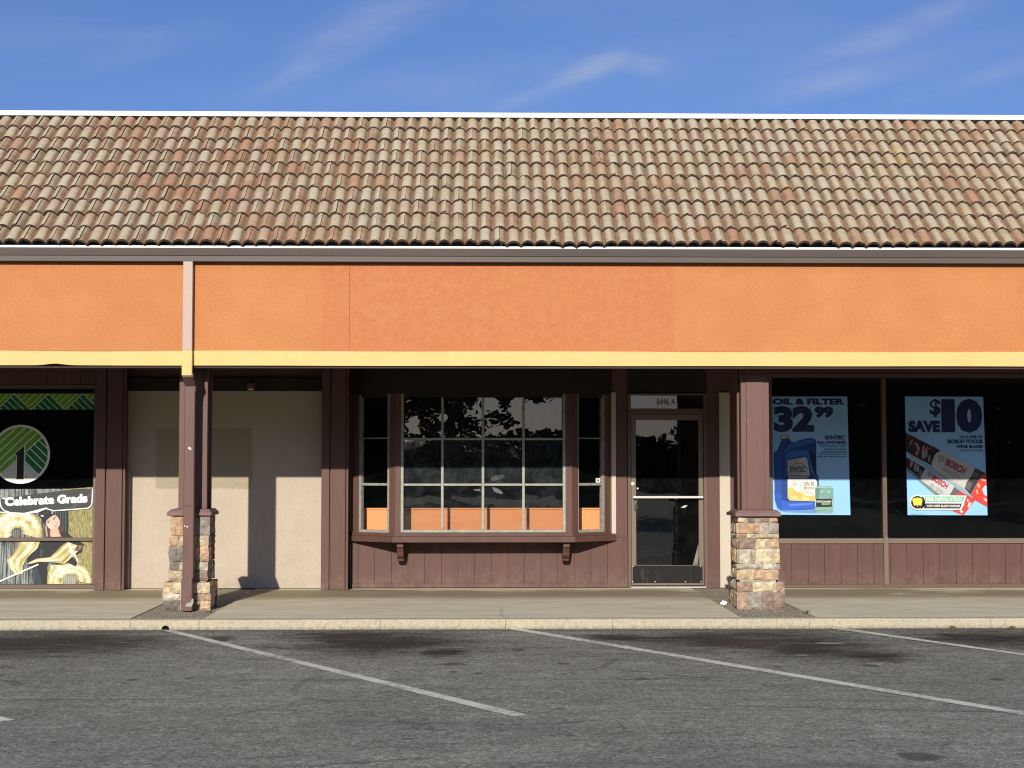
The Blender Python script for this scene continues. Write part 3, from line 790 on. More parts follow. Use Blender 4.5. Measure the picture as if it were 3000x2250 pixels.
pane('door_glass', D(1862), D(2047), Zd(1660), Zd(1229), DY+.012, M['doorglass'], leaf)
pane('transom_pane', D(1847), D(2062), Zd(1198), Zd(1157), DY+.03, M['bayglass'], door)
kp = part('kick_plate', [(D(1852), D(2056), DY-.014, DY-.0085, Zd(1708), Zd(1657))], M['kick'], leaf)
for px, py in ((1855,1659),(2053,1659),(1854,1704),(1919,1704),(2008,1704),(2054,1704)):
    bm = B(); x_, z_ = U(px, py, DY-.014); tube(bm, [(x_, DY-.0142, z_), (x_, DY-.018, z_)], .007, 8); obj('screw', bm, M['alu'], leaf)
part('threshold', [(D(1846), D(2064), -.055, DY+.1, .0015, .020)], M['alu_dull'], door, .004)
zb = Zd(1456.5)
bm = B(); tube(bm, [(D(1853), DY-.06, zb), (D(2057), DY-.06, zb)], .0155, 10)
for px in (1856, 2053): box(bm, D(px)-.012, D(px)+.012, DY-.055, DY-.009, zb-.013, zb+.013)
obj('push_bar', bm, M['alu'], leaf)
bm = B(); xh = D(1861); tube(bm, [(xh, DY-.009, Zd(1466)), (xh, DY-.055, Zd(1469)), (xh, DY-.06, Zd(1480)), (xh, DY-.055, Zd(1491)), (xh, DY-.009, Zd(1494))], .011, 8)
box(bm, D(1856), D(1866), DY-.013, DY-.0085, Zd(1497), Zd(1462))
obj('pull_handle', bm, M['steel'], leaf)
bm = B(); x_, z_ = U(1853, 1417, DY); tube(bm, [(x_, DY-.0082, z_), (x_, DY-.022, z_)], .023, 16); obj('lock', bm, M['alu'], leaf)
bm = B(); x_, z_ = U(1868, 1431, DY); tube(bm, [(x_, DY+.02, z_), (x_, DY-.005, z_)], .012, 12); obj('thumb_turn', bm, M['alu'], leaf)

# ---- shop windows
def shopwin(name, x0, x1, z0, z1, mull, Y=.03):
    w = bpy.data.objects.new('shop_window', None); C.objects.link(w); w.parent = bld; w.location = ((x0+x1)/2, Y, 0)
    t = .05
    l = [(x0, x1, Y-.02, Y+.06, z1-t, z1)] + [(a-.028, a+.028, Y-.026, Y+.055, z0+.001, z1-t-.001) for a in mull] + [(x0, x0+t, Y-.02, Y+.06, z0+.001, z1-t-.001), (x1-t, x1, Y-.02, Y+.06, z0+.001, z1-t-.001)]
    part('window_frame', l, M['bronze_dark'], w, .003)
    xs_ = [x0+t] + list(mull) + [x1-t]
    for a, b in zip(xs_[:-1], xs_[1:]): pane('pane', a+.002, b-.002, z0, z1-.02, Y+.02, M['glass'], w)
    return w
mR1 = UX(2590, .03)
wr = shopwin('right', rw0+.003, XR-.01, zRs+.004, zRT-.002, [mR1, mR1+2.25])
zsl = UZ(1577, 0, 2700)
part('sill', [(rw0+.004, mR1-.0285, -.02, .05, zRs-.008, zsl), (mR1+.0285, mR1+2.25-.03, -.02, .05, zRs-.008, zsl), (mR1+2.28, XR-.02, -.02, .05, zRs-.008, zsl)], M['bronze'], wr, .003)
part('mullion_foot', [(mR1-.028, mR1+.028, -.026, .02, .03, zsl+.02)], M['bronze'], wr, .003)
part('lower_siding', siding(rw0+.003, mR1-.03, .045, zRs-.009, off=mR1+.06)+siding(mR1+.03, XR, .045, zRs-.009, off=mR1+.06), M['brown'])
part('base_trim', [(rw0+.003, mR1-.03, -.03, .018, .003, .043), (mR1-.0295, XR, -.032, .018, .003, .045)], M['bronze_dark'], bevel=.003)
zlb = UZ(1712, .03, 100)
wl = shopwin('left', XL+.01, xl_end-.002, zlb, zLW-.002, [-6.7])
part('sill', [(XL+.01, xl_end-.003, -.012, .08, .004, zlb-.001)], M['bronze_dark'], wl, .003)
zm0, zm1 = UZ(1585, .03, 100), UZ(1575, .03, 100)
part('mid_rail', [(XL+.07, xl_end-.053, .003, .085, zm0, zm1)], M['bronze_dark'], wl, .003)

# small alarm under the header board
t = empty('alarm_light', (UX(737, -.06), -.06, UZ(1135, -.06)), 'small grey alarm box with a red lens under the header above the tan wall', 'alarm')
x_, z_ = U(737, 1131, -.06)
boxes('alarm_box', [(x_-.05, x_+.05, -.11, -.0505, z_-.06, z_+.04)], M['gutter'], t, .006)
boxes('red_lens', [(x_-.028, x_+.022, -.122, -.1105, z_-.005, z_+.028)], mat_flat('red_lens_plastic', (.45, .02, .02)), t, .004)
boxes('name_plate', [(x_-.03, x_+.03, -.116, -.1105, z_-.052, z_-.034)], M['white'], t, .002)

# ================================================================== stone columns
COLS = dict(tan=(.50,.40,.27), cream=(.60,.50,.33), buff=(.56,.42,.26), peach=(.50,.35,.215), brown=(.33,.23,.16), grey=(.30,.265,.21), dgrey=(.20,.175,.145), mauve=(.27,.20,.155), rust=(.45,.30,.18), rose=(.43,.30,.21), pale=(.54,.48,.37), ltgrey=(.42,.37,.29))
def stone(bm, lay, x0, x1, z0, z1, yf, depth, colr, seed, M4=None):
    nx, nz = max(3, int((x1-x0)/.022)), max(3, int((z1-z0)/.022))
    grid = []
    rs = random.Random(seed)
    proud = rs.uniform(-.008, .014)
    for j in range(nz+1):
        row = []
        for i in range(nx+1):
            u, v = i/nx, j/nz
            x, z = x0+(x1-x0)*u, z0+(z1-z0)*v
            ed = min(min(u, 1-u)*(x1-x0), min(v, 1-v)*(z1-z0))
            rnd = max(0, 1-ed/.009)
            q = Vector((x*9+seed*3.1, z*9, seed*1.7))
            dsp = noise.noise(q)*.014+noise.noise(q*3.1)*.011+(noise.cell(q*2.2)-.5)*.005
            jx = noise.noise(Vector((seed, z*14, 5)))*.010*(1 if u in (0, 1) else 0); jz = noise.noise(Vector((x*14, seed, 9)))*.009*(1 if v in (0, 1) else 0)
            p = Vector((x+jx, yf-proud-dsp*(1-rnd)+rnd*rnd*.012, z+jz))
            row.append(bm.verts.new(p))
        grid.append(row)
    fs = []
    for j in range(nz):
        for i in range(nx): fs.append(bm.faces.new((grid[j][i], grid[j][i+1], grid[j+1][i+1], grid[j+1][i])))
    loop = [grid[0][i] for i in range(nx+1)] + [grid[j][nx] for j in range(1, nz+1)] + [grid[nz][i] for i in range(nx-1, -1, -1)] + [grid[j][0] for j in range(nz-1, 0, -1)]
    back = [bm.verts.new((v.co.x, yf+depth, v.co.z)) for v in loop]
    for i in range(len(loop)): fs.append(bm.faces.new((loop[i], back[i], back[(i+1) % len(loop)], loop[(i+1) % len(loop)])))
    jit = rs.uniform(.88, 1.12); cc = tuple(c_*jit for c_ in colr)+(1,)
    vset = set(v for f in fs for v in f.verts)
    for f in fs:
        for l in f.loops: l[lay] = cc
    if M4 is not None:
        for v in vset: v.co = M4 @ v.co
def column(name, label, rows, sf, fx, plinth, cap, post, zcap, rowz, side_sign):
    """rows: (py0, py1, [(px0, px1, colour)...], is_plinth) measured on the front face"""
    YP, YS = -2.77, -2.735
    xp0, xp1 = UX(plinth[0], YP), UX(plinth[1], YP)
    xs0, xs1 = UX(sf[0], YS), UX(sf[1], YS)
    cx = (xs0+xs1)/2
    t = empty(name, (cx, -2.5, 0), label, 'column', 'stone columns along the walkway')
    bm = B(); lay = bm.loops.layers.float_color.new('stone')
    hp, hs = (xp1-xp0)/2, (xs1-xs0)/2
    cyp, cys = YP+hp, YP+hp
    ztop = UZ(rowz[0], YS, fx); zled = UZ(rowz[1], YP, fx)
    box(bm, cx-hs+.035, cx+hs-.035, cys-hs+.035, cys+hs-.035, 0, ztop); box(bm, (xp0+xp1)/2-hp+.035, (xp0+xp1)/2+hp-.035, cyp-hp+.035, cyp+hp-.035, -.02, zled-.006)
    for f in bm.faces:
        for l in f.loops: l[lay] = (.36, .33, .27, 1)
    sd = int(plinth[0])
    keys = list(COLS)
    for (p0, p1, st, pl) in rows:
        Y = YP if pl else YS
        z1_, z0_ = UZ(p0, Y, fx), (UZ(p1, Y, fx) if UZ(p1, Y, fx) > .03 else -.004)
        for (a, b, cn) in st:
            sd += 1; stone(bm, lay, UX(a, Y), UX(b, Y), z0_, z1_, Y+.012, .05, COLS[cn], sd)
        half = hp if pl else hs; ccx = (xp0+xp1)/2 if pl else cx
        for face, angz in ((0, math.pi/2), (1, -math.pi/2), (2, math.pi)):
            rs = random.Random(sd*7+face); m4 = Matrix.Translation((ccx, cyp, 0)) @ Matrix.Rotation(angz, 4, 'Z')
            lo_, hi_ = (-half+(.052 if face == 0 else 0), half-(.052 if face == 1 else 0))
            cuts_ = [lo_] + ([rs.uniform(-.3, .3)*half] if rs.random() < .75 else []) + [hi_]
            for q0, q1 in zip(cuts_[:-1], cuts_[1:]):
                sd += 1; stone(bm, lay, q0+.005, q1-.005, z0_, z1_, -half+.012, .05, COLS[rs.choice(keys)], sd, m4)
    obj('stone_base', bm, M['stone'], t)
    # cap slab with sloping top
    xc0_, xc1_ = UX(cap[0], -2.81), UX(cap[1], -2.81); hc = (xc1_-xc0_)/2; ccx = (xc0_+xc1_)/2
    z0_, zm_, z1_ = UZ(zcap[2], -2.81, fx), UZ(zcap[1], -2.81, fx), UZ(zcap[0], -2.74, fx)
    bm = B(); rings = []
    for hh, zz in ((hc-.006, z0_), (hc, z0_+.006), (hc, zm_), (hc-.035, z1_)):
        nn = 14; ring = []
        for sd_ in range(4):
            for i in range(nn):
                a = -1+2*i/nn
                px_, py_ = ((a, -1), (1, a), (-a, 1), (-1, -a))[sd_]
                q = noise.noise(Vector((px_*6+fx, py_*6, zz*30)))*.004
                ring.append(bm.verts.new((ccx+px_*(hh+q), cyp+py_*(hh+q), zz+q*.6)))
        rings.append(ring)
    for a, b in zip(rings[:-1], rings[1:]):
        for i in range(len(a)): bm.faces.new((a[i], a[(i+1) % len(a)], b[(i+1) % len(a)], b[i]))
    bm.faces.new(rings[0][::-1]); bm.faces.new(rings[-1])
    obj('cap', bm, M['cap'], t, .003)
    # boxed post
    YPo = -2.66
    q0, q1 = UX(post[0], YPo), UX(post[1], YPo); hq = (q1-q0)/2; qx = (q0+q1)/2
    bm = B(); hq2 = hq-.022
    box(bm, qx-hq2, qx+hq2, cyp-hq2, cyp+hq2, z1_+.001, zsoff-.002)
    po = obj('post', bm, M['brown_post'], t, .003)
    wcb = .058
    for ix in (-1, 1):
        for iy in (-1, 1):
            bm = B(); X0 = qx+ix*hq; Y0 = cyp+iy*hq
            box(bm, min(X0, X0-ix*wcb), max(X0, X0-ix*wcb), min(Y0, Y0-iy*.021), max(Y0, Y0-iy*.021), z1_+.002, zsoff-.004)
            box(bm, min(X0, X0-ix*.021), max(X0, X0-ix*.021), min(Y0-iy*.0215, Y0-iy*wcb), max(Y0-iy*.0215, Y0-iy*wcb), z1_+.002, zsoff-.004)
            obj('corner_board', bm, M['brown_post'], po, .003)
    for sgn in (-1,):
        w_ = hq*.62
        bm = B(); box(bm, qx-w_, qx+w_, cyp+sgn*(hq+.012), cyp+sgn*(hq2+.0005), z1_+.003, zsoff-.006)
        obj('face_board', bm, M['brown_post'], po, .003)
    return t, ccx, cyp, hc, z0_, zm_
cv7 = lambda v: 2100+v/3.77
cz7 = lambda v: 1400+v/3.77
def rr7(z0, z1, st, pl): return (cz7(z0), cz7(z1), [(cv7(a), cv7(b), c) for a, b, c in st], pl)
rowsR = [rr7(443,494,[(235,342,'tan'),(347,424,'dgrey'),(444,577,'brown'),(581,668,'rose')],0),
 rr7(503,612,[(213,250,'tan'),(254,470,'rust'),(478,567,'ltgrey'),(573,680,'grey')],0),
 rr7(617,670,[(217,330,'brown'),(334,412,'cream'),(416,682,'tan')],0),
 rr7(677,782,[(213,243,'brown'),(248,420,'mauve'),(438,552,'buff'),(558,680,'peach')],0),
 rr7(789,942,[(215,237,'tan'),(241,376,'pale'),(380,422,'ltgrey'),(427,693,'cream')],0),
 rr7(953,1007,[(213,502,'ltgrey'),(506,602,'pale'),(608,694,'ltgrey')],0),
 rr7(1016,1124,[(213,367,'buff'),(374,406,'cream'),(408,672,'peach')],0),
 rr7(1153,1258,[(215,387,'brown'),(390,637,'cream'),(655,737,'rose')],1),
 rr7(1264,1440,[(215,322,'rose'),(332,482,'grey'),(486,745,'mauve')],1)]
colR = column('stone_column', 'tall column with pale tan stone base and bare brown post beside the oil poster', rowsR, (cv7(213), cv7(684)), 2220, (cv7(213), cv7(745)), (cv7(212), cv7(716)), (2172, 2254), (cz7(358), cz7(392), cz7(430)), (cz7(436), cz7(1152)), 1)
cv8 = lambda v: 440+v/4.146
cz8 = lambda v: 1440+v/4.146
def rr8(z0, z1, st, pl): return (cz8(z0), cz8(z1), [(cv8(a), cv8(b), c) for a, b, c in st], pl)
rowsL = [rr8(303,532,[(250,412,'rust'),(416,540,'brown'),(546,727,'grey')],0),
 rr8(536,662,[(240,356,'rust'),(362,540,'tan'),(552,578,'buff'),(584,715,'tan')],0),
 rr8(666,852,[(232,412,'dgrey'),(418,545,'brown'),(551,715,'peach')],0),
 rr8(858,957,[(240,362,'dgrey'),(368,545,'ltgrey'),(552,570,'ltgrey'),(576,710,'ltgrey')],0),
 rr8(962,1083,[(232,397,'tan'),(402,545,'brown'),(551,705,'mauve')],0),
 rr8(1108,1235,[(163,287,'buff'),(298,392,'cream'),(398,530,'brown'),(536,735,'tan')],1),
 rr8(1240,1326,[(163,368,'pale'),(374,520,'tan'),(525,617,'mauve'),(623,745,'rose')],1),
 rr8(1332,1416,[(170,372,'dgrey'),(380,520,'grey'),(525,617,'brown'),(623,745,'peach')],1)]
colL = column('stone_column', 'column with grey and rust stones, its front crossed by a brown downspout', rowsL, (cv8(240), cv8(722)), 560, (cv8(163), cv8(745)), (cv8(195), cv8(738)), (524, 607), (cz8(215), cz8(262), cz8(298)), (cz8(300), cz8(1104)), 1)
# a bolt stub on the side of the tall column's cap
t, cx_, cy_, hc_, zc_, zm_ = colR
bm = B(); box(bm, cx_-hc_-.06, cx_-hc_-.002, cy_-.06, cy_, zc_+.01, zc_+.045); obj('cap_bracket', bm, M['dark'], t, .004)
# paint knocks on posts (bare screws)
def knob(px, py, Y, r, parent, name='screw_head'):
    x_, z_ = U(px, py, Y); bm = B(); tube(bm, [(x_, Y-.001, z_), (x_, Y-.008, z_)], r, 8); return obj(name, bm, M['whitepaper'], parent)

# ================================================================== downspout
dsx0, dsx1 = UX(540, -2.9), UX(571, -2.9)
t = empty('downspout', ((dsx0+dsx1)/2, -2.9, 0), 'square downspout, pale and yellow on the fascia and brown down the stone column', 'downspout')
boxes('fascia_cover', [(xc0, xc1, FY-.085, FY-.016, zF1+.004, zg0-.002)], M['mauve'], t, .004)
zy = UZ(1100, FY-.085, 548)
boxes('yellow_end', [(xc0-.003, xc1+.003, FY-.09, FY-.016, zy, zF1+.003)], M['yellow'], t, .004)
y0, y1 = -2.93, -2.835
zk = UZ(1693, y0, 550)
boxes('pipe', [(dsx0, dsx1, y0, y1, zk-.01, zy-.10)], M['brown_post'], t, .010)
bm = B(); prism_x(bm, [(FY-.02, zy+.03), (FY-.08, zy+.03), (FY-.08, zy-.015), (y0+.003, zy-.11), (y0+.003, zy-.16), (y1-.003, zy-.16), (y1-.003, zy-.10)], dsx0+.003, dsx1+.006)
obj('elbow', bm, M['brown_post'], t, .004)
boxes('pipe_foot', [(dsx0-.012, dsx1-.010, y0-.012, y1-.004, .006, zk)], M['brown_post'], t, .008)
boxes('pipe_collar', [(dsx0-.006, dsx1+.005, y0-.008, y1-.001, UZ(1482, y0), UZ(1479, y0))], M['brown_post'], t, .003)
knob(555, 1313, y0, .013, t); knob(549, 1543, y0, .009, t); knob(559, 1316, y0, .008, t); knob(541, 1541, y0, .007, t)
bm = B(); x_, z_ = U(553, 1768, y0-.0125)
pts = [(-.035,-.03),(.03,-.035),(.045,.0),(.05,.04),(.035,.055),(.02,.01),(-.02,.005)]
bm.faces.new([bm.verts.new((x_+a, y0-.0125, z_+b)) for a, b in pts]); obj('worn_spot', bm, M['sash'], t)

# ================================================================== flat printed things
_font = None
def text_poly(s, x0, y0, x1, y1, bold=.0, rot=0.0, shear=0.0, stretch=True):
    """triangles of the words fitted into the box x0..x1, y0..y1 (y down)"""
    cu = bpy.data.curves.new('t', 'FONT'); cu.body = s; cu.offset = bold; cu.resolution_u = 3; cu.shear = shear
    o = bpy.data.objects.new('t', cu); C.objects.link(o)
    dg = bpy.context.evaluated_depsgraph_get(); me = bpy.data.meshes.new_from_object(o.evaluated_get(dg))
    vs = [v.co.copy() for v in me.vertices]; fs = [list(p.vertices) for p in me.polygons]
    bpy.data.objects.remove(o); bpy.data.curves.remove(cu); bpy.data.meshes.remove(me)
    mnx, mxx = min(v.x for v in vs), max(v.x for v in vs); mny, mxy = min(v.y for v in vs), max(v.y for v in vs)
    out = []; cx, cy = (x0+x1)/2, (y0+y1)/2
    ca_, sa_ = math.cos(R(rot)), math.sin(R(rot))
    P = []
    for v in vs:
        a = x0+(v.x-mnx)/(mxx-mnx)*(x1-x0); b = y1-(v.y-mny)/(mxy-mny)*(y1-y0)
        dx, dy = a-cx, b-cy
        P.append((cx+dx*ca_-dy*sa_, cy+dx*sa_+dy*ca_))
    return [[P[i] for i in f] for f in fs]
def circle(cx, cy, rx, ry=None, n=40, rot=0):
    ry = ry or rx; c_, s_ = math.cos(R(rot)), math.sin(R(rot))
    return [(cx+math.cos(i*2*math.pi/n)*rx*c_-math.sin(i*2*math.pi/n)*ry*s_, cy+math.cos(i*2*math.pi/n)*rx*s_+math.sin(i*2*math.pi/n)*ry*c_) for i in range(n)]
def seg(x0, y0, x1, y1, w):
    d = math.hypot(x1-x0, y1-y0); nx, ny = -(y1-y0)/d*w/2, (x1-x0)/d*w/2
    return [(x0+nx, y0+ny), (x1+nx, y1+ny), (x1-nx, y1-ny), (x0-nx, y0-ny)]
def clip(poly, conv):
    area = sum(a[0]*b[1]-b[0]*a[1] for a, b in zip(conv, conv[1:]+conv[:1]))
    if area < 0: conv = conv[::-1]
    for a, b in zip(conv, conv[1:]+conv[:1]):
        out = []
        f = lambda p: (b[0]-a[0])*(p[1]-a[1])-(b[1]-a[1])*(p[0]-a[0])
        for p, q in zip(poly, poly[1:]+poly[:1]):
            fp, fq = f(p), f(q)
            if fp >= 0: out.append(p)
            if (fp >= 0) != (fq >= 0):
                s_ = fp/(fp-fq); out.append((p[0]+(q[0]-p[0])*s_, p[1]+(q[1]-p[1])*s_))
        poly = out
        if not poly: return []
    return poly
class Art:
    """flat print on an upright sheet at depth Y; coordinates in an enlarged view of the photo"""
    def __init__(s, ox, oy, sc, Y): s.ox, s.oy, s.sc, s.Y = ox, oy, sc, Y; s.lay = 0; s.bms = {}; s.mats = {}; s.bounds = None
    def pt(s, p, y): return (UX(s.ox+p[0]/s.sc, s.Y, 1350), y, UZ(s.oy+p[1]/s.sc, s.Y, s.ox+p[0]/s.sc))
    def add(s, polys, col, to='print', step=True, clipto=None):
        if step: s.lay += 1
        y = s.Y-.0006*s.lay
        bm = s.bms.setdefault(to, bmesh.new()); ml = s.mats.setdefault(to, [])
        key = tuple(round(c_, 3) for c_ in col) if isinstance(col, (tuple, list)) else col
        if key not in ml: ml.append(key)
        for p in polys:
            c_ = clipto or s.bounds
            if c_: p = clip(list(p), c_)
            if len(p) < 3: continue
            f = bm.faces.new([bm.verts.new(s.pt(q, y)) for q in p]); f.material_index = ml.index(key)
            f.normal_update()
            if f.normal.y > 0: f.normal_flip()
    def done(s, parent):
        for nm, bm in s.bms.items():
            bmesh.ops.triangulate(bm, faces=bm.faces)
            me = bpy.data.meshes.new(nm); bm.to_mesh(me); bm.free()
            link(nm, me, [ink(k_) for k_ in s.mats[nm]], parent)
_inks = {}
FOIL = {(.50,.41,.13), (.64,.57,.27), (.25,.19,.06), (.76,.74,.58), (.80,.66,.22), (.66,.62,.36), (.42,.36,.18), (.50,.46,.28)}
def ink(col):
    if not isinstance(col, tuple): return col
    if col not in _inks: _inks[col] = paint('foil_print_ink', col, .4, .8, 0, 9, grain=(1.5, 1, .6), spec=.3) if col in FOIL else mat_flat('print_ink', col, .5, .12)
    return _inks[col]
def sheet(name, pts, art, mat, label, cat, group=None, back=.003):
    """the paper itself, a thin slab, as the thing"""
    bm = B(); f = [art.pt(p, art.Y) for p in pts]
    a = [bm.verts.new(p) for p in f]; b = [bm.verts.new((p[0], p[1]+back, p[2])) for p in f]; n = len(f)
    bm.faces.new(a); bm.faces.new(b[::-1])
    for i in range(n): bm.faces.new((a[i], b[i], b[(i+1) % n], a[(i+1) % n]))
    return tag(obj(name, bm, mat), label, cat, group)
NAVY = (.012, .02, .10); BLUE = (.02, .09, .42)
k = NT('poster_blue'); z_ = k.xyz()[2]; n_ = k.noise(3, 3)
k.bsdf(k.scalecol((.30, .58, .93), k.ramp(n_, .3, .7, .96, 1.04)), .4, spec=.3); M['pblue'] = k.m

# -- oil poster
A = Art(2240, 1140, 4.364, .085)
P1 = sheet('poster', [(70,95),(1065,95),(1090,1610),(80,1605)], A, M['pblue'], 'blue oil and filter poster priced 32.99 showing a blue oil jug', 'poster', 'posters in the right shop window')
A.add(text_poly('OIL & FILTER', 108,118,1030,200, .06), NAVY, 'lettering')
A.add(text_poly('32', 122,215,640,550, .065), NAVY, 'lettering', False)
A.add(text_poly('99', 645,220,885,368, .065), NAVY, 'lettering', False)
A.add(text_poly('SYNTEC', 775,592,1020,646, .07), NAVY, 'lettering', False)
A.add(text_poly('®', 1026,592,1045,612), NAVY, 'lettering', False)
A.add(text_poly('FULL SYNTHETIC', 675,662,1047,704, .065), NAVY, 'lettering', False)
for s_, a, y0_, y1_ in (('Limits & Exclusions Apply',695,716,740),('See Store For Details',765,756,778),('Includes MicroGard Select oil',722,792,812),('filters up to $9.99, higher priced',700,822,842),('filters will increase the sale price.',678,852,872)):
    A.add(text_poly(s_, a, y0_, 1047, y1_, .045), NAVY, 'lettering', False)
body = [(118,830),(128,805),(165,775),(200,690),(222,632),(318,632),(345,672),(390,676),(450,652),(560,626),(632,630),(655,648),(662,690),(662,1075),(690,1140),(692,1245),(640,1262),(640,1525),(600,1538),(400,1545),(215,1552),(160,1525),(126,1420)]
A.add([[(150,1545),(640,1530),(860,1570),(640,1590),(260,1575)]], (.14,.30,.62))
A.add([body], (.010, .05, .24))
A.add([[(205,592),(325,588),(332,632),(200,636)]], (.30,.36,.22)); A.add([[(235,594),(262,593),(262,632),(232,632)]], (.55,.58,.42))
A.add([[(165,778),(205,690),(224,640),(262,640),(240,740),(250,770),(215,830),(215,1545),(160,1523),(126,1418),(120,835)]], (.014,.075,.34))
A.add([[(330,690),(455,668),(560,642),(630,646),(640,690),(560,700),(450,730),(300,780),(250,830),(250,790)]], (.03,.13,.44))
A.add([[(120,1300),(212,1330),(215,1550),(158,1523),(126,1420)]], (.016,.09,.46)); A.add([[(212,1420),(300,1440),(640,1440),(638,1524),(215,1550)]], (.03,.12,.58))
A.add([[(300,1470),(600,1455),(600,1475),(320,1500)]], (.12,.2,.7))
A.add([[(562,790),(606,802),(650,850),(655,1080),(628,1108),(602,1062),(582,960)]], (.004,.012,.06))
A.add([[(290,800),(480,770),(560,790),(590,940),(640,1100),(690,1150),(660,1150),(590,1060),(555,905),(520,850),(285,890),(270,1120),(262,1110),(268,880)]], (.035,.15,.50))
A.add([[(292,908),(522,866),(546,905),(576,1102),(290,1102)]], (.42,.42,.40)); A.add([[(430,885),(522,868),(545,905),(574,1100),(470,1100)]], (.52,.52,.50))
ring_ = []
for i in range(24):
    a0, a1 = R(190+i*7), R(190+(i+1)*7)
    ring_.append([(430+math.cos(a0)*110, 1040+math.sin(a0)*100), (430+math.cos(a1)*110, 1040+math.sin(a1)*100), (430+math.cos(a1)*97, 1040+math.sin(a1)*88), (430+math.cos(a0)*97, 1040+math.sin(a0)*88)])
A.add(ring_, (.2,.2,.2))
A.add(text_poly('SYNTEC', 315,990,525,1065, .03, -2, .25), (.01,.01,.01))
A.add([seg(302,1116,565,1110,9), seg(302,1132,555,1128,7), seg(302,1143,520,1141,4)], (.55,.58,.6))
A.add([[(290,1152),(640,1150),(668,1182),(668,1300),(632,1434),(320,1424),(290,1395)]], (.72,.72,.69))
A.add([[(296,1290),(350,1265),(400,1310),(470,1320),(520,1360),(600,1370),(640,1350),(634,1430),(322,1420),(296,1395)]], (.80,.50,.12))
A.add([[(310,1330),(400,1350),(450,1400),(330,1410)],[(480,1370),(560,1390),(560,1420),(470,1415)]], (.82,.66,.28)); A.add([circle(330,1275,38,20), circle(340,1350,44,14)], (.72,.55,.14))
A.add([seg(320,1345,445,1350,4), seg(320,1375,450,1385,4), seg(455,1180,455,1300,3), seg(470,1300,620,1345,4), seg(520,1310,600,1300,3)], (.5,.27,.06))
A.add([circle(368,1212,56,30)], (.55,.54,.50)); A.add([circle(368,1212,46,22)], (.72,.71,.68)); A.add([circle(374,1212,22,14)], (.5,.5,.48))
A.add(text_poly('5W-30', 500,1187,625,1234, .01, 0, .1), (.15,.13,.10)); A.add(text_poly('MOTOR OIL', 500,1246,628,1274, .01, 0, .1), (.2,.17,.14), step=False)
A.add([seg(500,1287,610,1287,3)], (.25,.2,.16), step=False)
A.add([[(640,1262),(660,1240),(850,1240),(872,1262),(870,1560),(850,1578),(660,1576),(640,1558)]], (.20,.36,.32))
A.add([[(642,1262),(700,1262),(690,1400),(642,1400)]], (.12,.25,.22)); A.add([[(700,1298),(745,1298),(740,1318),(720,1326),(702,1316)],[(790,1298),(835,1298),(830,1316),(810,1326),(794,1316)]], (.36,.52,.48))
A.add([[(645,1245),(860,1245),(868,1262),(640,1262)]], (.30,.50,.46)); A.add([[(640,1404),(866,1400),(866,1502),(640,1506)]], (.012,.015,.014))
A.add(text_poly('MICROGARD', 655,1424,840,1450, .04), (.7,.7,.68)); A.add(text_poly('SELECT', 720,1455,832,1480, .04), (.35,.6,.25), step=False)
A.add([seg(855,1408,855,1498,10), seg(642,1410,642,1500,10)], (.55,.65,.62)); A.add([[(640,1520),(868,1518),(868,1545),(640,1548)]], (.24,.42,.37))
A.add([seg(640,1574,868,1574,8)], (.45,.6,.58))
A.done(P1)

# -- wiper poster
A = Art(2630, 1140, 4.364, .085)
bd = [(102,93),(1104,98),(1138,1613),(118,1610)]
P2 = sheet('poster', bd, A, M['pblue'], 'blue poster reading save $10 on a pair of wiper blades', 'poster', 'posters in the right shop window')
A.bounds = bd
A.add(text_poly('$', 415,125,560,360, .03), NAVY, 'lettering'); A.add(text_poly('1', 565,128,740,552, .075), NAVY, 'lettering', False); A.add(text_poly('0', 755,122,1090,560, .075), NAVY, 'lettering', False)
A.add(text_poly('SAVE', 140,400,548,552, .075), NAVY, 'lettering', False)
A.add(text_poly('ON A PAIR OF', 795,592,1088,630, .06), NAVY, 'lettering', False); A.add(text_poly('BOSCH FOCUS', 640,642,1090,696, .065), NAVY, 'lettering', False)
A.add(text_poly('WIPER BLADES', 750,712,1090,756, .065), NAVY, 'lettering', False); A.add(text_poly('See Store For Details', 805,770,1090,792, .04), NAVY, 'lettering', False)
A.add([[(112,1000),(290,1110),(420,1230),(640,1370),(900,1500),(820,1530),(500,1360),(260,1150),(112,1040)]], (.12,.25,.48))
A.add([[(106,868),(352,1012),(292,1140),(112,1000)]], (.016,.013,.014))
A.add([[(352,1012),(718,1246),(650,1370),(560,1370),(292,1160),(290,1120)]], (.55,.55,.53)); A.add([[(292,1160),(560,1370),(480,1360),(290,1200),(112,1020),(112,1000)]], (.16,.24,.24))
A.add([[(718,1246),(792,1300),(735,1375),(650,1370)]], (.13,.12,.12))
A.add([[(792,1300),(985,1415),(830,1613),(690,1560),(735,1520),(860,1370),(740,1362)]], (.62,.05,.04))
A.add([[(820,1440),(850,1455),(830,1500),(800,1490)],[(880,1400),(905,1415),(890,1440),(870,1430)],[(790,1540),(830,1560),(815,1590),(780,1570)],[(900,1440),(940,1455),(900,1520),(880,1500)]], (.70,.55,.50))
A.add([[(104,556),(548,782),(455,990),(104,800)]], (.016,.013,.014)); A.add([[(104,556),(548,782),(540,800),(104,590)]], (.05,.02,.02))
A.add([[(548,782),(985,1008),(950,1100),(862,1280),(430,1005),(432,940),(480,830)]], (.52,.52,.50)); A.add([[(430,1005),(862,1280),(850,1300),(430,1035)]], (.34,.35,.34))
A.add([[(985,1008),(1112,1072),(1060,1110),(925,1350),(850,1268),(880,1180),(950,1100)]], (.035,.035,.036)); A.add([[(960,1050),(1040,1085),(1010,1140),(940,1110)],[(890,1180),(950,1200),(905,1300),(860,1262)]], (.12,.12,.12))
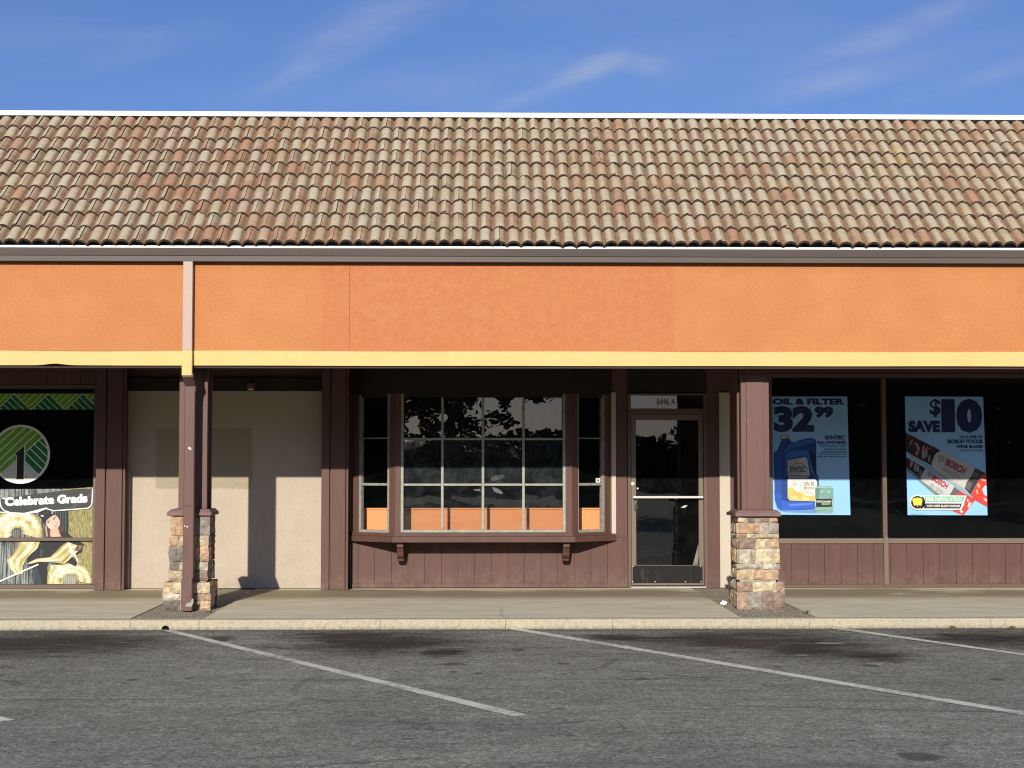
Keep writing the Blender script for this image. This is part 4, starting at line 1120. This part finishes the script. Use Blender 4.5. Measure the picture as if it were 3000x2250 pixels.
A.add([[(1112,1072),(1138,1085),(1140,1510),(965,1412),(928,1350),(1060,1110)]], (.66,.05,.035))
A.add([[(1070,1280),(1110,1230),(1140,1240),(1140,1370),(1095,1350)]], (.40,.62,.86)); A.add([[(1005,1220),(1030,1200),(1050,1240),(1030,1270)],[(990,1290),(1010,1280),(1020,1330),(1000,1340)]], (.80,.40,.14)); A.add([[(1090,1390),(1130,1400),(1130,1440),(1090,1420)],[(1060,1130),(1120,1160),(1120,1180),(1050,1160)]], (.8,.5,.45))
A.add([[(104,790),(240,880),(430,1010),(850,1290),(925,1352),(935,1385),(840,1310),(420,1030),(230,905),(104,812)]], (.36,.42,.40))
for (pts) in ([(150,690),(190,640),(200,650),(150,740)],[(225,700),(250,690),(285,760),(250,850),(215,840),(250,770)],):
    A.add([pts], (.45,.2,.14))
A.add([[(205,690),(240,685),(250,715),(225,720)],[(160,900),(185,900),(195,940),(170,1000),(150,990)]], (.55,.2,.14))
A.add([[(310,740),(345,720),(340,890),(305,880)],[(352,760),(385,735),(372,870),(345,868)],[(395,850),(415,845),(405,930),(385,925)],[(210,950),(240,940),(232,1050),(202,1040)],[(246,975),(270,970),(262,1060),(240,1055)],[(276,1040),(296,1040),(285,1100),(268,1096)]], (.30,.29,.28))
A.add([[(300,780),(430,740),(426,760),(300,800)]], (.4,.08,.08))
for cx_, cy_, r_ in ((556,889,40), (406,1086,32)):
    A.add([circle(cx_, cy_, r_, r_*1.05)], (.16,.16,.16)); A.add([circle(cx_, cy_, r_*.82, r_*.88)], (.5,.5,.48)); A.add([seg(cx_-r_*.45, cy_-r_*.7, cx_-r_*.45, cy_+r_*.7, r_*.25), seg(cx_+r_*.45, cy_-r_*.7, cx_+r_*.45, cy_+r_*.7, r_*.25), seg(cx_-r_*.45, cy_, cx_+r_*.45, cy_, r_*.25)], (.16,.16,.16))
A.add(text_poly('BOSCH', 600,945,870,1035, .03, 28), (.40,.012,.05)); A.add(text_poly('BOSCH', 425,1150,645,1220, .03, 33), (.50,.02,.06), step=False)
A.add(text_poly('ENVISION', 560,1055,810,1105, .01, 27), (.36,.36,.35)); A.add(text_poly('ENVISION', 400,1255,600,1300, .01, 33), (.45,.46,.45), step=False)
A.add([circle(240,1447,98), [(300,1356),(868,1360),(800,1545),(280,1542)]], (.80,.82,.78))
A.add([circle(240,1447,82)], (.018,.017,.012)); A.add([[(172,1408),(205,1392),(240,1388),(275,1392),(305,1408),(288,1490),(250,1480),(240,1505),(228,1480),(196,1490)]], (.75,.68,.06))
A.add([[(332,1370),(846,1372),(816,1440),(335,1440)]], (.16,.52,.33)); A.add([[(338,1460),(806,1462),(782,1526),(316,1524)]], (.02,.025,.02))
A.add(text_poly('FREE INSTALLATION', 345,1384,805,1430, .03, 0, .15), (.82,.82,.8)); A.add(text_poly('WITH WIPER BLADE PURCHASE', 355,1478,780,1508, .03), (.8,.8,.78), step=False)
A.add([seg(150,1592,235,1592,3), seg(250,1592,325,1592,3)], (.12,.25,.5))
A.done(P2)

# -- green zigzag band and the round decal
A = Art(0, 1050, 4.366, .045)
LG, DG, WH = (.16,.38,.018), (.006,.16,.04), (.74,.78,.68)
bd = [(-900,450),(1246,450),(1246,656),(-900,656)]
S1 = sheet('window_sticker', bd, A, ink(LG), 'long green zigzag striped sticker across the top of the left shop window', 'sticker')
A.bounds = bd
ap = [165+440*i for i in range(-3, 4)]
A.add([[(a, 452), (a+222, 660), (a-222, 660)] for a in ap], DG, 'pattern')
ln = []
for a in ap:
    ln += [seg(a-220, 660, a, 450, 11), seg(a, 450, a+220, 660, 11)]
    for q in (.2, .42, .64, .86): ln.append(seg(a-q*215, 450+q*205, a-q*215+(1-q)*215, 655, 9))
    for q in (.2, .42, .64, .86): ln.append(seg(a+q*215, 450+q*205, a+2*q*215, 450, 9))
A.add(ln, WH, 'pattern'); A.done(S1)
A = Art(0, 1050, 4.366, .045)
cc = circle(262, 1226, 377, 377, 64)
S2 = sheet('window_sticker', cc, A, M['white'], 'round green and white striped sticker with a black figure 1', 'sticker')
inn = circle(262, 1226, 346, 346, 64)
def cadd(polys, col): A.add(polys, col, 'pattern', True, inn)
cadd([[(560,985),(325,1185),(205,1300),(205,1310),(15,1475),(-200,1660),(-600,1300),(-600,500),(700,500)]], LG)
cadd([seg(330, 770, -100, 1170, 13), seg(430, 780, -100, 1275, 13), seg(520, 800, -100, 1385, 13), seg(570, 860, -100, 1490, 13)], WH)
cadd([seg(560, 985, -120, 1600, 15)], WH)
cadd([[(545,1000),(325,1190),(325,1310),(490,1472),(900,1472),(900,1000)]], DG)
cadd([seg(495,1050,700,1245,13), seg(440,1102,700,1350,13), seg(385,1155,700,1455,13), seg(328,1208,640,1510,13), seg(548,1000,325,1196,13)], WH)
cadd([[(205,1310),(310,1300),(490,1480),(640,1640),(-160,1640),(15,1475)]], (.62,.62,.58))
cadd([[(322,1100),(322,1552),(200,1552),(210,1520),(210,1250),(180,1232)]], WH)
cadd([[(307,1118),(307,1530),(312,1548),(200,1548),(217,1525),(219,1245),(188,1222)]], (.006,.006,.007))
cadd([circle(338,1519,13)], (.25,.25,.25)); A.done(S2)

# -- banner with balloons
A = Art(0, 1380, 4.607, .05)
bd = [(-1300,250),(930,240),(1190,222),(1270,212),(1280,1500),(1262,1524),(-1300,1530)]
k = NT('streamer_print'); xw = k.xyz()[0]
wv = k.noise(60, 3, .7, k.map(k.pos(), sc=(1, 0, .035)), .4); w2 = k.noise(110, 2, .6, k.map(k.pos(), sc=(1, 0, .12)))
xg = UX(190, .05)
gold = k.mix(k.ramp(w2, .35, .65), (.34,.27,.06), (.80,.74,.36)); silv = k.mix(k.ramp(wv, .40, .60), (.045,.06,.065), (.55,.60,.58))
k.bsdf(k.mix(k.ramp(k.math('ADD', xw, k.math('MULTIPLY', wv, .05)), xg-.02, xg+.03), silv, gold), .4); M['streamer'] = k.m
P3 = sheet('poster', bd, A, M['streamer'], 'graduation poster with gold balloons and a person in a black cap and gown', 'poster')
A.bounds = bd
G1, G2, G3, G4 = (.50,.41,.13), (.64,.57,.27), (.25,.19,.06), (.76,.74,.58)
def arc(cx, cy, r0, r1, a0, a1, sy=1.0, n=22):
    o_ = []
    for i in range(n):
        a, b = R(a0+(a1-a0)*i/n), R(a0+(a1-a0)*(i+1)/n)
        o_.append([(cx+math.cos(a)*r0, cy+math.sin(a)*r0*sy), (cx+math.cos(b)*r0, cy+math.sin(b)*r0*sy), (cx+math.cos(b)*r1, cy+math.sin(b)*r1*sy), (cx+math.cos(a)*r1, cy+math.sin(a)*r1*sy)])
    return o_
A.add([[(770,520),(935,520),(940,880),(760,880)]], (.018,.02,.02)); A.add([seg(790+i*34, 540, 800+i*34, 880, 8) for i in range(4)], (.10,.11,.11))
# figure: gown, hair, neck, face, cap
A.add([[(520,955),(640,885),(700,850),(850,800),(940,850),(1010,900),(1150,985),(1120,1100),(1000,1150),(1060,1240),(1050,1290),(680,1240),(660,1300),(665,1524),(480,1524),(480,1330),(380,1230),(400,1180)]], (.018,.018,.022))
A.add([[(480,1300),(520,1290),(600,1524),(480,1524)]], (.03,.04,.06)); A.add([[(560,1060),(600,1040),(600,1150),(560,1170)]], (.05,.05,.06))
A.add([[(615,700),(640,690),(720,770),(700,885),(640,888),(610,820)],[(780,760),(830,690),(850,760),(870,820),(830,840)]], (.07,.04,.03)); A.add([[(620,740),(640,730),(665,885),(640,885)]], (.45,.30,.20))
A.add([[(700,770),(800,770),(820,840),(845,885),(700,888),(690,840)]], (.60,.36,.26)); A.add([[(715,850),(740,830),(800,850),(820,885),(710,888)]], (.66,.42,.32))
A.add([circle(728,690,92,104,36,-28)], (.68,.43,.33)); A.add([circle(700,720,50,60,24,-28)], (.74,.50,.40))
A.add([seg(645,690,690,668,8), seg(725,640,765,620,8)], (.10,.06,.045)); A.add([circle(668,692,13,7,12,-25), circle(745,648,13,7,12,-25)], (.06,.04,.035))
A.add([[(712,690),(722,684),(728,706),(715,712)]], (.55,.32,.24))
A.add([[(722,728),(760,718),(790,690),(788,712),(765,736),(738,744)]], (.40,.10,.09)); A.add([[(730,728),(762,718),(785,698),(782,708),(760,728),(738,736)]], (.75,.70,.66))
A.add([[(620,700),(650,655),(700,615),(740,590),(750,580),(735,520),(690,500),(620,510),(545,560),(525,600),(570,640),(600,700)]], (.014,.014,.016)); A.add([[(560,595),(585,590),(610,612),(580,620)]], (.55,.55,.55))
A.add([seg(715,530,722,580,14)], (.55,.45,.4)); A.add([[(590,560),(690,520),(720,540),(620,600)]], (.03,.03,.034))
# gold foil figures: printed tones in fine facets, as crumpled foil shows
TONES = [(.17,.13,.05), (.31,.25,.09), (.44,.37,.14), (.55,.48,.21), (.66,.60,.33), (.76,.72,.50), (.83,.82,.72)]
def foil(cells):
    """cells: (polygon, tone 0..1); sorted into one layer per tone"""
    g = {}
    for p, t_ in cells: g.setdefault(max(0, min(6, int(t_*7))), []).append(p)
    A.lay += 1
    for q in sorted(g): A.add(g[q], TONES[q], 'print', False)
def fnoise(u, v, sd): return noise.noise(Vector((u, v, sd)))*.5+noise.noise(Vector((u*2.7, v*2.7, sd+5)))*.28
def foil_arc(cx, cy, r0, r1, a0, a1, sy, sd, nr=13, na=44):
    cells = []
    for i in range(na):
        for j in range(nr):
            q0, q1 = a0+(a1-a0)*i/na, a0+(a1-a0)*(i+1)/na+.3; e0, e1 = r0+(r1-r0)*j/nr, r0+(r1-r0)*(j+1)/nr+1
            P = lambda rr, aa: (cx+math.cos(R(aa))*rr, cy+math.sin(R(aa))*rr*sy)
            v = (j+.5)/nr; am = R((q0+q1)/2)
            t_ = .50+.22*math.sin(v*math.pi)-.16*math.cos(v*2*math.pi*2)+.10*math.cos(am+2.2)+.62*fnoise(am*2.6, v*3.4, sd)
            cells.append(([P(e0, q0), P(e0, q1), P(e1, q1), P(e1, q0)], t_))
    foil(cells)
def foil_band(L_, R_, sd, n=12, m=22):
    """a strip between two polylines, toned across like a bent tube"""
    def at(P, t_):
        x = t_*(len(P)-1); i = min(int(x), len(P)-2); f = x-i
        return (P[i][0]+(P[i+1][0]-P[i][0])*f, P[i][1]+(P[i+1][1]-P[i][1])*f)
    cells = []
    for i in range(m):
        for j in range(n):
            def pt(t_, v): a_, b_ = at(L_, t_), at(R_, t_); return (a_[0]+(b_[0]-a_[0])*v, a_[1]+(b_[1]-a_[1])*v)
            t0, t1 = i/m, min(1, (i+1.05)/m); v0, v1 = j/n, min(1, (j+1.08)/n); v = (j+.5)/n
            tone = .46+.24*math.sin(v*math.pi)-.18*math.cos(v*5*math.pi)+.60*fnoise(t0*2.2, v*4, sd)
            cells.append(([pt(t0, v0), pt(t1, v0), pt(t1, v1), pt(t0, v1)], tone))
    foil(cells)
foil_arc(250, 830, 74, 345, 150, 375, .92, 3)
A.add([circle(240, 836, 62, 72)], (.09,.10,.09)); A.add([seg(205+i*24, 800, 202+i*24, 890, 6) for i in range(4)], (.25,.27,.25))
foil_band([(300,950),(240,1040),(170,1150),(118,1200),(160,1310),(230,1400)], [(560,950),(530,1040),(430,1130),(375,1190),(330,1290),(340,1390)], 9)
foil_band([(930,955),(840,1020),(760,1100),(700,1160),(520,1180),(390,1245)], [(1140,1030),(1040,1110),(900,1250),(780,1235),(560,1222),(440,1252)], 14)
A.add([[(1060,1000),(1135,995),(1140,1040),(1080,1090),(1030,1060)]], (.14,.07,.05)); A.add([[(1075,1010),(1125,1003),(1120,1035),(1085,1060)]], (.24,.13,.09))
foil_band([(690,1270),(670,1400),(660,1522)], [(900,1262),(890,1400),(880,1522)], 21, 14, 10)
foil_arc(980, 1470, 95, 285, 198, 372, .80, 27, 11, 36)
A.add([circle(975,1470,96,84)], (.26,.26,.20)); A.add([seg(900+i*28,1420,895+i*28,1520,6) for i in range(6)], (.50,.48,.38))
A.add([seg(-200,1590,545,1258,20)], (.80,.80,.76)); A.add([seg(960,1000,1050,1160,24), seg(965,1060,1040,1230,16), seg(1050,1150,1080,1230,18)], (.80,.80,.78)); A.add([[(930,1230),(1010,1150),(1060,1250),(1050,1290)]], (.02,.02,.025))
# dark banner with white border
def rbanner(d): return [(15-d-1200,250-d),(930,238-d),(1190,224-d),(1255+d,218-d),(1248+d,430),(1235+d*.8,468+d*.7),(1195+d*.6,496+d),(740,530+d),(640,500+d),(345,566+d),(120,552+d),(60-1200,520+d)]
A.add([rbanner(13)], (.80,.80,.77), 'banner'); A.add([rbanner(-2)], (.042,.044,.045), 'banner')
A.add([seg(8,262,14,420,16), seg(14,420,34,490,16), seg(34,490,80,535,16), seg(80,535,140,552,14)], (.8,.8,.77), 'banner')
A.add([[(345,580),(470,535),(650,488),(640,512),(520,562)]], (.82,.82,.8), 'banner'); A.add([[(850,520),(1000,470),(1230,300),(1240,330),(1010,500)]], (.075,.078,.078), 'banner')
A.add([circle(1208,216,24,18)], (.82,.82,.8), 'banner')
A.add(text_poly('Celebrate Grads', 80,328,1195,450, .065, -2.6), (.80,.82,.80), 'lettering')
A.add([[(28,345),(60,340),(95,360),(90,385),(45,372)]], (.80,.82,.80), 'banner')
A.done(P3)

# -- number sticker over the door, small notices, tape on the bay
A = Art(1800, 1120, 4.608, DY+.026)
tx = text_poly('6446 A', 575,218,826,308, .0)
bmn = bmesh.new()
for p in tx: bmn.faces.new([bmn.verts.new(A.pt(q, A.Y)) for q in p])
tag(obj('house_number', bmn, mat_flat('black_vinyl', (.005,.005,.005))), 'black vinyl number 6446 A on the transom glass over the door', 'number')
A = Art(1440, 1100, 3.072, -.15)
p_, L_, a_, b_ = mR
def onright(px, py, dy=.014):
    s_ = (px-1674)/108*L_; return p_ @ Vector((s_, dy, UZ(py, -.12, px)))
bm = B(); q = [onright(px, py) for px, py in ((1747,1414),(1760,1414),(1760,1401),(1747,1401))]
bm.faces.new([bm.verts.new(v) for v in q]); o = tag(obj('window_sticker', bm, M['white']), 'tiny white sticker with a dark triangle on the narrow right bay pane', 'sticker')
bm = B(); bm.faces.new([bm.verts.new(onright(px, py, .013)) for px, py in ((1753.5,1412),(1757,1405),(1750,1405))]); obj('emblem', bm, mat_flat('black_ink', (.01,.01,.01)), o)
def scrap(pts, Y, label, name='paper_scrap', mat=None):
    bm = B(); a = [bm.verts.new((U(x_, y_, Y)[0], Y, U(x_, y_, Y)[1])) for x_, y_ in pts]; b = [bm.verts.new((v.co.x, Y+.0015, v.co.z)) for v in a]
    bm.faces.new(a); bm.faces.new(b[::-1])
    for i in range(len(a)): bm.faces.new((a[i], b[i], b[(i+1)%len(a)], a[(i+1)%len(a)]))
    return tag(obj(name, bm, mat or M['scrap']), label, 'paper scrap')
M['scrap'] = mat_flat('dull_paper', (.17,.18,.175))
scrap([(1438,1400),(1452,1393),(1472,1390),(1478,1395),(1473,1402),(1450,1408),(1440,1408)], YB+.03, 'torn paper scrap stuck in the upper of two bay panes, tilted up')
scrap([(1441,1427),(1455,1430),(1469,1438),(1474,1447),(1462,1446),(1448,1440)], YB+.03, 'flat shape made as the reflection of the scrap above it in the bay pane, tilted down')  # modelled shape in place of the upper scrap's reflection
scrap([(1386,1434),(1407,1432),(1408,1439),(1392,1438)], YB+.03, 'narrow paper scrap at the right edge of a bay pane')
scrap([(1994,1487),(2006,1480),(2015,1480.5),(2006,1488)], DY+.03, 'small pale diamond shaped paper inside the door glass', mat=M['whitepaper'])
# pale board leaning inside the door
bm = B(); a = [U(2028,1662,.12), U(2043,1662,.12), U(2051,1590,.12), U(2047,1590,.12)]
prism = [bm.verts.new((x_, .12, z_)) for x_, z_ in a]; pr2 = [bm.verts.new((x_, .135, z_)) for x_, z_ in a]
bm.faces.new(prism); bm.faces.new(pr2[::-1])
for i in range(4): bm.faces.new((prism[i], pr2[i], pr2[(i+1)%4], prism[(i+1)%4]))
tag(obj('leaning_board', bm, M['sash']), 'pale narrow board leaning inside the glass door at its lower right', 'board')

# ================================================================== what the panes reflect: trees and a hill across the lot, plus added woods blocking low sky
def tree(x, y, h, spread, zlow, seed, label, nleaf=14000, ls=.15):
    t = empty('tree', (x, y, AZ), label, 'tree', 'trees across the parking lot'); rs = random.Random(seed)
    bm = B(); tips = []
    def limb(p, d, L, r, lev):
        pts = [p]; q = p.copy(); dd = d.copy()
        for i in range(5):
            dd = (dd+Vector((rs.uniform(-.25,.25), rs.uniform(-.25,.25), rs.uniform(-.12,.15)))).normalized(); q = q+dd*L/5; pts.append(q.copy())
            if lev < 3 and i >= 1:
                for _ in range(2 if lev else 3):
                    a = rs.uniform(0, 6.28); e = (dd*.5+Vector((math.cos(a), math.sin(a), rs.uniform(-.25,.45)))).normalized()
                    limb(q.copy(), e, L*rs.uniform(.45,.65), r*.5, lev+1)
            if lev >= 2: tips.append(q.copy())
        tube(bm, pts, [r*(1-.14*i) for i in range(6)], 6 if lev else 10)
    tube(bm, [(x, y, AZ-.05), (x+.04, y, 1.0), (x, y+.03, zlow)], [.24, .18, .16], 10)
    limb(Vector((x, y, zlow)), Vector((0, 0, 1)), h-zlow-1.2, .15, 0)
    obj('trunk', bm, M['bark'], t)
    tips = [p for p in tips if math.hypot(p.x-x, p.y-y) < spread*1.25]
    for i in range(int(spread*44)):                       # low hanging sprays round the crown's skirt
        a = rs.uniform(0, 6.28); q = spread*1.15*math.sqrt(rs.random()); zz = zlow+.2+3.4*rs.random()**.8+.12*q
        c0 = Vector((x+q*math.cos(a), y+q*math.sin(a), zz)); e = Vector((math.cos(a), math.sin(a), rs.uniform(-.3, .5)))*rs.uniform(.3, .7)
        for j in range(6): tips.append(c0+e*(j/5))
    bm = B()
    for i in range(nleaf):
        p = rs.choice(tips)+Vector((rs.gauss(0,.17), rs.gauss(0,.17), rs.gauss(-.05,.14)))
        s_ = ls*rs.uniform(.6,1.3)
        a = Vector((rs.gauss(0,1), rs.gauss(0,1), rs.gauss(0,.6))).normalized(); b = a.orthogonal().normalized()
        pts = [p-a*s_, p-a*.2*s_+b*.75*s_, p+a*.5*s_+b*.5*s_, p+a*s_, p+a*.4*s_-b*.6*s_, p-a*.3*s_-b*.7*s_]
        bm.faces.new([bm.verts.new(v) for v in pts])
    obj('crown', bm, M['leaf'], t)
TREES = [(-1.3, -46, 8.5, 3.3, 1.9, 5, 'broad leafy tree across the lot, mirrored in the bay window'),
 (13.0, -50, 9.5, 3.6, 1.7, 9, 'leafy tree across the lot mirrored beside the oil poster'),
 (19.5, -48, 9.0, 3.6, 1.6, 21, 'leafy tree across the lot mirrored near the wiper blade poster'),
 (-11.0, -52, 9.0, 3.4, 1.8, 15, 'leafy tree across the lot standing opposite the tan wall'),
 (-18.5, -48, 9.0, 3.6, 1.6, 13, 'leafy tree across the lot mirrored in the left shop window')]
for q_ in TREES: tree(*q_)
def hill(y, h0, amp, seed, depth, name):
    bm = B(); n = 120; rows = []
    for i in range(n+1):
        x = -260+520*i/n
        h = h0+amp*noise.noise(Vector((x*.02, seed, 0)))+amp*.35*noise.noise(Vector((x*.11, seed, 3)))+.12*amp*noise.noise(Vector((x*.7, seed, 5)))
        rows.append([bm.verts.new((x, y, AZ-.3)), bm.verts.new((x, y-depth*.4, h*.7)), bm.verts.new((x, y-depth, h)), bm.verts.new((x, y-depth*2.5, AZ-.3))])
    for a, b in zip(rows[:-1], rows[1:]):
        for j in range(3): bm.faces.new((a[j], b[j], b[j+1], a[j+1]))
    return obj(name, bm, M['hill'], kind='structure')
hill(-110, 3.3, .7, 2.0, 12, 'hill'); hill(-240, 5.2, 1.6, 8.0, 30, 'hill')

def screen_wood(x0, x1, y, h, seed, n):
    """an added belt of trees read as one mass: a lumpy dark body with leaf clumps over its face and top"""
    bm = B(); rs = random.Random(seed); m = int((x1-x0)/1.2); rows = []
    H = lambda x: h*(1+.28*noise.noise(Vector((x*.09, seed, 0)))+.16*noise.noise(Vector((x*.33, seed, 2))))*min(1, .35+min(x-x0, x1-x)/6)
    for i in range(m+1):
        x = x0+(x1-x0)*i/m; q = noise.noise(Vector((x*.3, seed, 7)))*1.5; hh = H(x)
        rows.append([bm.verts.new((x, y+2.2+q, AZ-.2)), bm.verts.new((x, y+2.6+q, hh*.45)), bm.verts.new((x, y+1.2+q, hh*.82)), bm.verts.new((x, y-1, hh*.95)), bm.verts.new((x, y-6, AZ-.2))])
    for a, b in zip(rows[:-1], rows[1:]):
        for j in range(4): bm.faces.new((a[j], b[j], b[j+1], a[j+1]))
    for i in range(n):
        x = rs.uniform(x0, x1); hh = H(x); z = hh*rs.uniform(.15, 1.06); p = Vector((x, y+rs.uniform(1.0, 4.2)*(1 if z < hh*.8 else .5), z)); s_ = rs.uniform(.2, .45)
        a = Vector((rs.gauss(0,1), rs.gauss(0,1), rs.gauss(0,1))).normalized(); b = a.orthogonal().normalized()
        bm.faces.new([bm.verts.new(v) for v in (p-a*s_, p+b*s_*.7, p+a*s_, p-b*s_*.7)])
    return obj('screen_wood', bm, M['leaf'], kind='stuff')
screen_wood(-110, -5.5, -72, 12, 3, 7000); screen_wood(12.0, 110, -72, 12, 4, 7000); screen_wood(-7, 14, -62, 2.6, 5, 2500); screen_wood(27, 62, -22, 9, 6, 4000); screen_wood(-62, -27, -22, 9, 7, 4000)  # the two tallest belts are added to block low sky and darken canopy shade

# ================================================================== light
SUN = Vector((.15, 1.0, -.40)).normalized()
sl = bpy.data.lights.new('sun', 'SUN'); sl.energy = 5.0; sl.angle = R(.5); sl.color = (1.0, .93, .82)
so = bpy.data.objects.new('sun', sl); C.objects.link(so); so.rotation_euler = SUN.to_track_quat('-Z', 'Y').to_euler()
elev = math.asin(-SUN.z); rot = math.atan2(-SUN.x, -SUN.y)
w = bpy.data.worlds.new('World'); scene.world = w; w.use_nodes = True
nt = w.node_tree; bgn = nt.nodes['Background']; bgn.inputs[1].default_value = .055
class WN(NT):
    def __init__(s, tree): s.t = tree; s._pos = None
wn_ = WN(nt)
sky = wn_.n('ShaderNodeTexSky'); sky.sky_type = 'NISHITA'; sky.sun_disc = False; sky.sun_elevation = elev; sky.sun_rotation = rot
sky.altitude = 50; sky.air_density = 1.0; sky.dust_density = 1.0; sky.ozone_density = 3.0
tc = wn_.n('ShaderNodeTexCoord').outputs['Generated']
dx, dy, dz = wn_.xyz(tc)
dyc = wn_.math('MAXIMUM', wn_.math('ABSOLUTE', dy), .08)
cb = wn_.n('ShaderNodeCombineXYZ'); wn_.put(cb.inputs[0], wn_.math('DIVIDE', dx, dyc)); wn_.put(cb.inputs[1], wn_.math('DIVIDE', dz, dyc))
uv = cb.outputs[0]
def skyuv(px, py): d = ray(px, py); return d.x/d.y, d.z/d.y
cl = None
def streak(px, py, hx, hy, rotd, dens, sx=3., sy=16., seed=0):
    global cl
    u0, v0 = skyuv(px, py); v = wn_.vmath('SUBTRACT', uv, (u0, v0, 0)); v = wn_.map(v, rot=(0, 0, R(-rotd)))
    e = wn_.vmath('LENGTH', wn_.map(v, sc=(F/hx, F/hy, 0)))
    m = wn_.ramp(e, 1.0, .0)
    n = wn_.noise(1.0, 7, .62, wn_.map(v, (seed, seed*.7, 0), sc=(sx*3, sy*2.2, 1)), .5)
    f = wn_.math('MULTIPLY', wn_.math('MULTIPLY', m, wn_.ramp(n, .22, .75)), dens*.85)
    cl = f if cl is None else wn_.math('ADD', cl, f)
streak(920, 170, 420, 95, 26, .42, seed=1.3); streak(1100, 60, 420, 130, 22, .34, seed=2.1)
streak(1740, 195, 200, 55, 22, .62, 5, 18, seed=3.4); streak(1900, 190, 150, 50, -6, .40, 5, 16, 4.6); streak(1560, 280, 200, 40, 20, .30, seed=5)
streak(2640, 90, 560, 75, 22, .44, seed=6.2); streak(2450, 240, 560, 60, 14, .36, seed=7.9); streak(2850, 230, 420, 60, 14, .40, seed=9.1); streak(1300, 250, 700, 130, 8, .28, 2, 6, seed=11); streak(450, 130, 320, 70, 18, .20, seed=12.5)
base = wn_.noise(2.2, 6, .6, wn_.map(uv, rot=(0, 0, R(-22)), sc=(.9, 4.5, 1)), .4)
cl = wn_.math('ADD', cl, wn_.ramp(base, .38, .8, .0, .20))
cl = wn_.math('MINIMUM', cl, .8)
skb = wn_.vmath('MULTIPLY', sky.outputs[0], (1.10, 1.30, 1.98))
skc = wn_.mix(cl, skb, (8.0, 9.2, 11.5))
SKYC = skc
nt.links.new(skc, bgn.inputs[0])

scene.view_settings.view_transform = 'Standard'; scene.view_settings.look = 'None'; scene.view_settings.exposure = 0; scene.view_settings.gamma = 1
cy = scene.cycles
cy.use_denoising = True; cy.denoising_prefilter = 'NONE'; cy.filter_width = 1.15; cy.max_bounces = 8; cy.diffuse_bounces = 4; cy.glossy_bounces = 4; cy.transparent_max_bounces = 16
cy.caustics_reflective = False; cy.caustics_refractive = False; cy.sample_clamp_indirect = 6
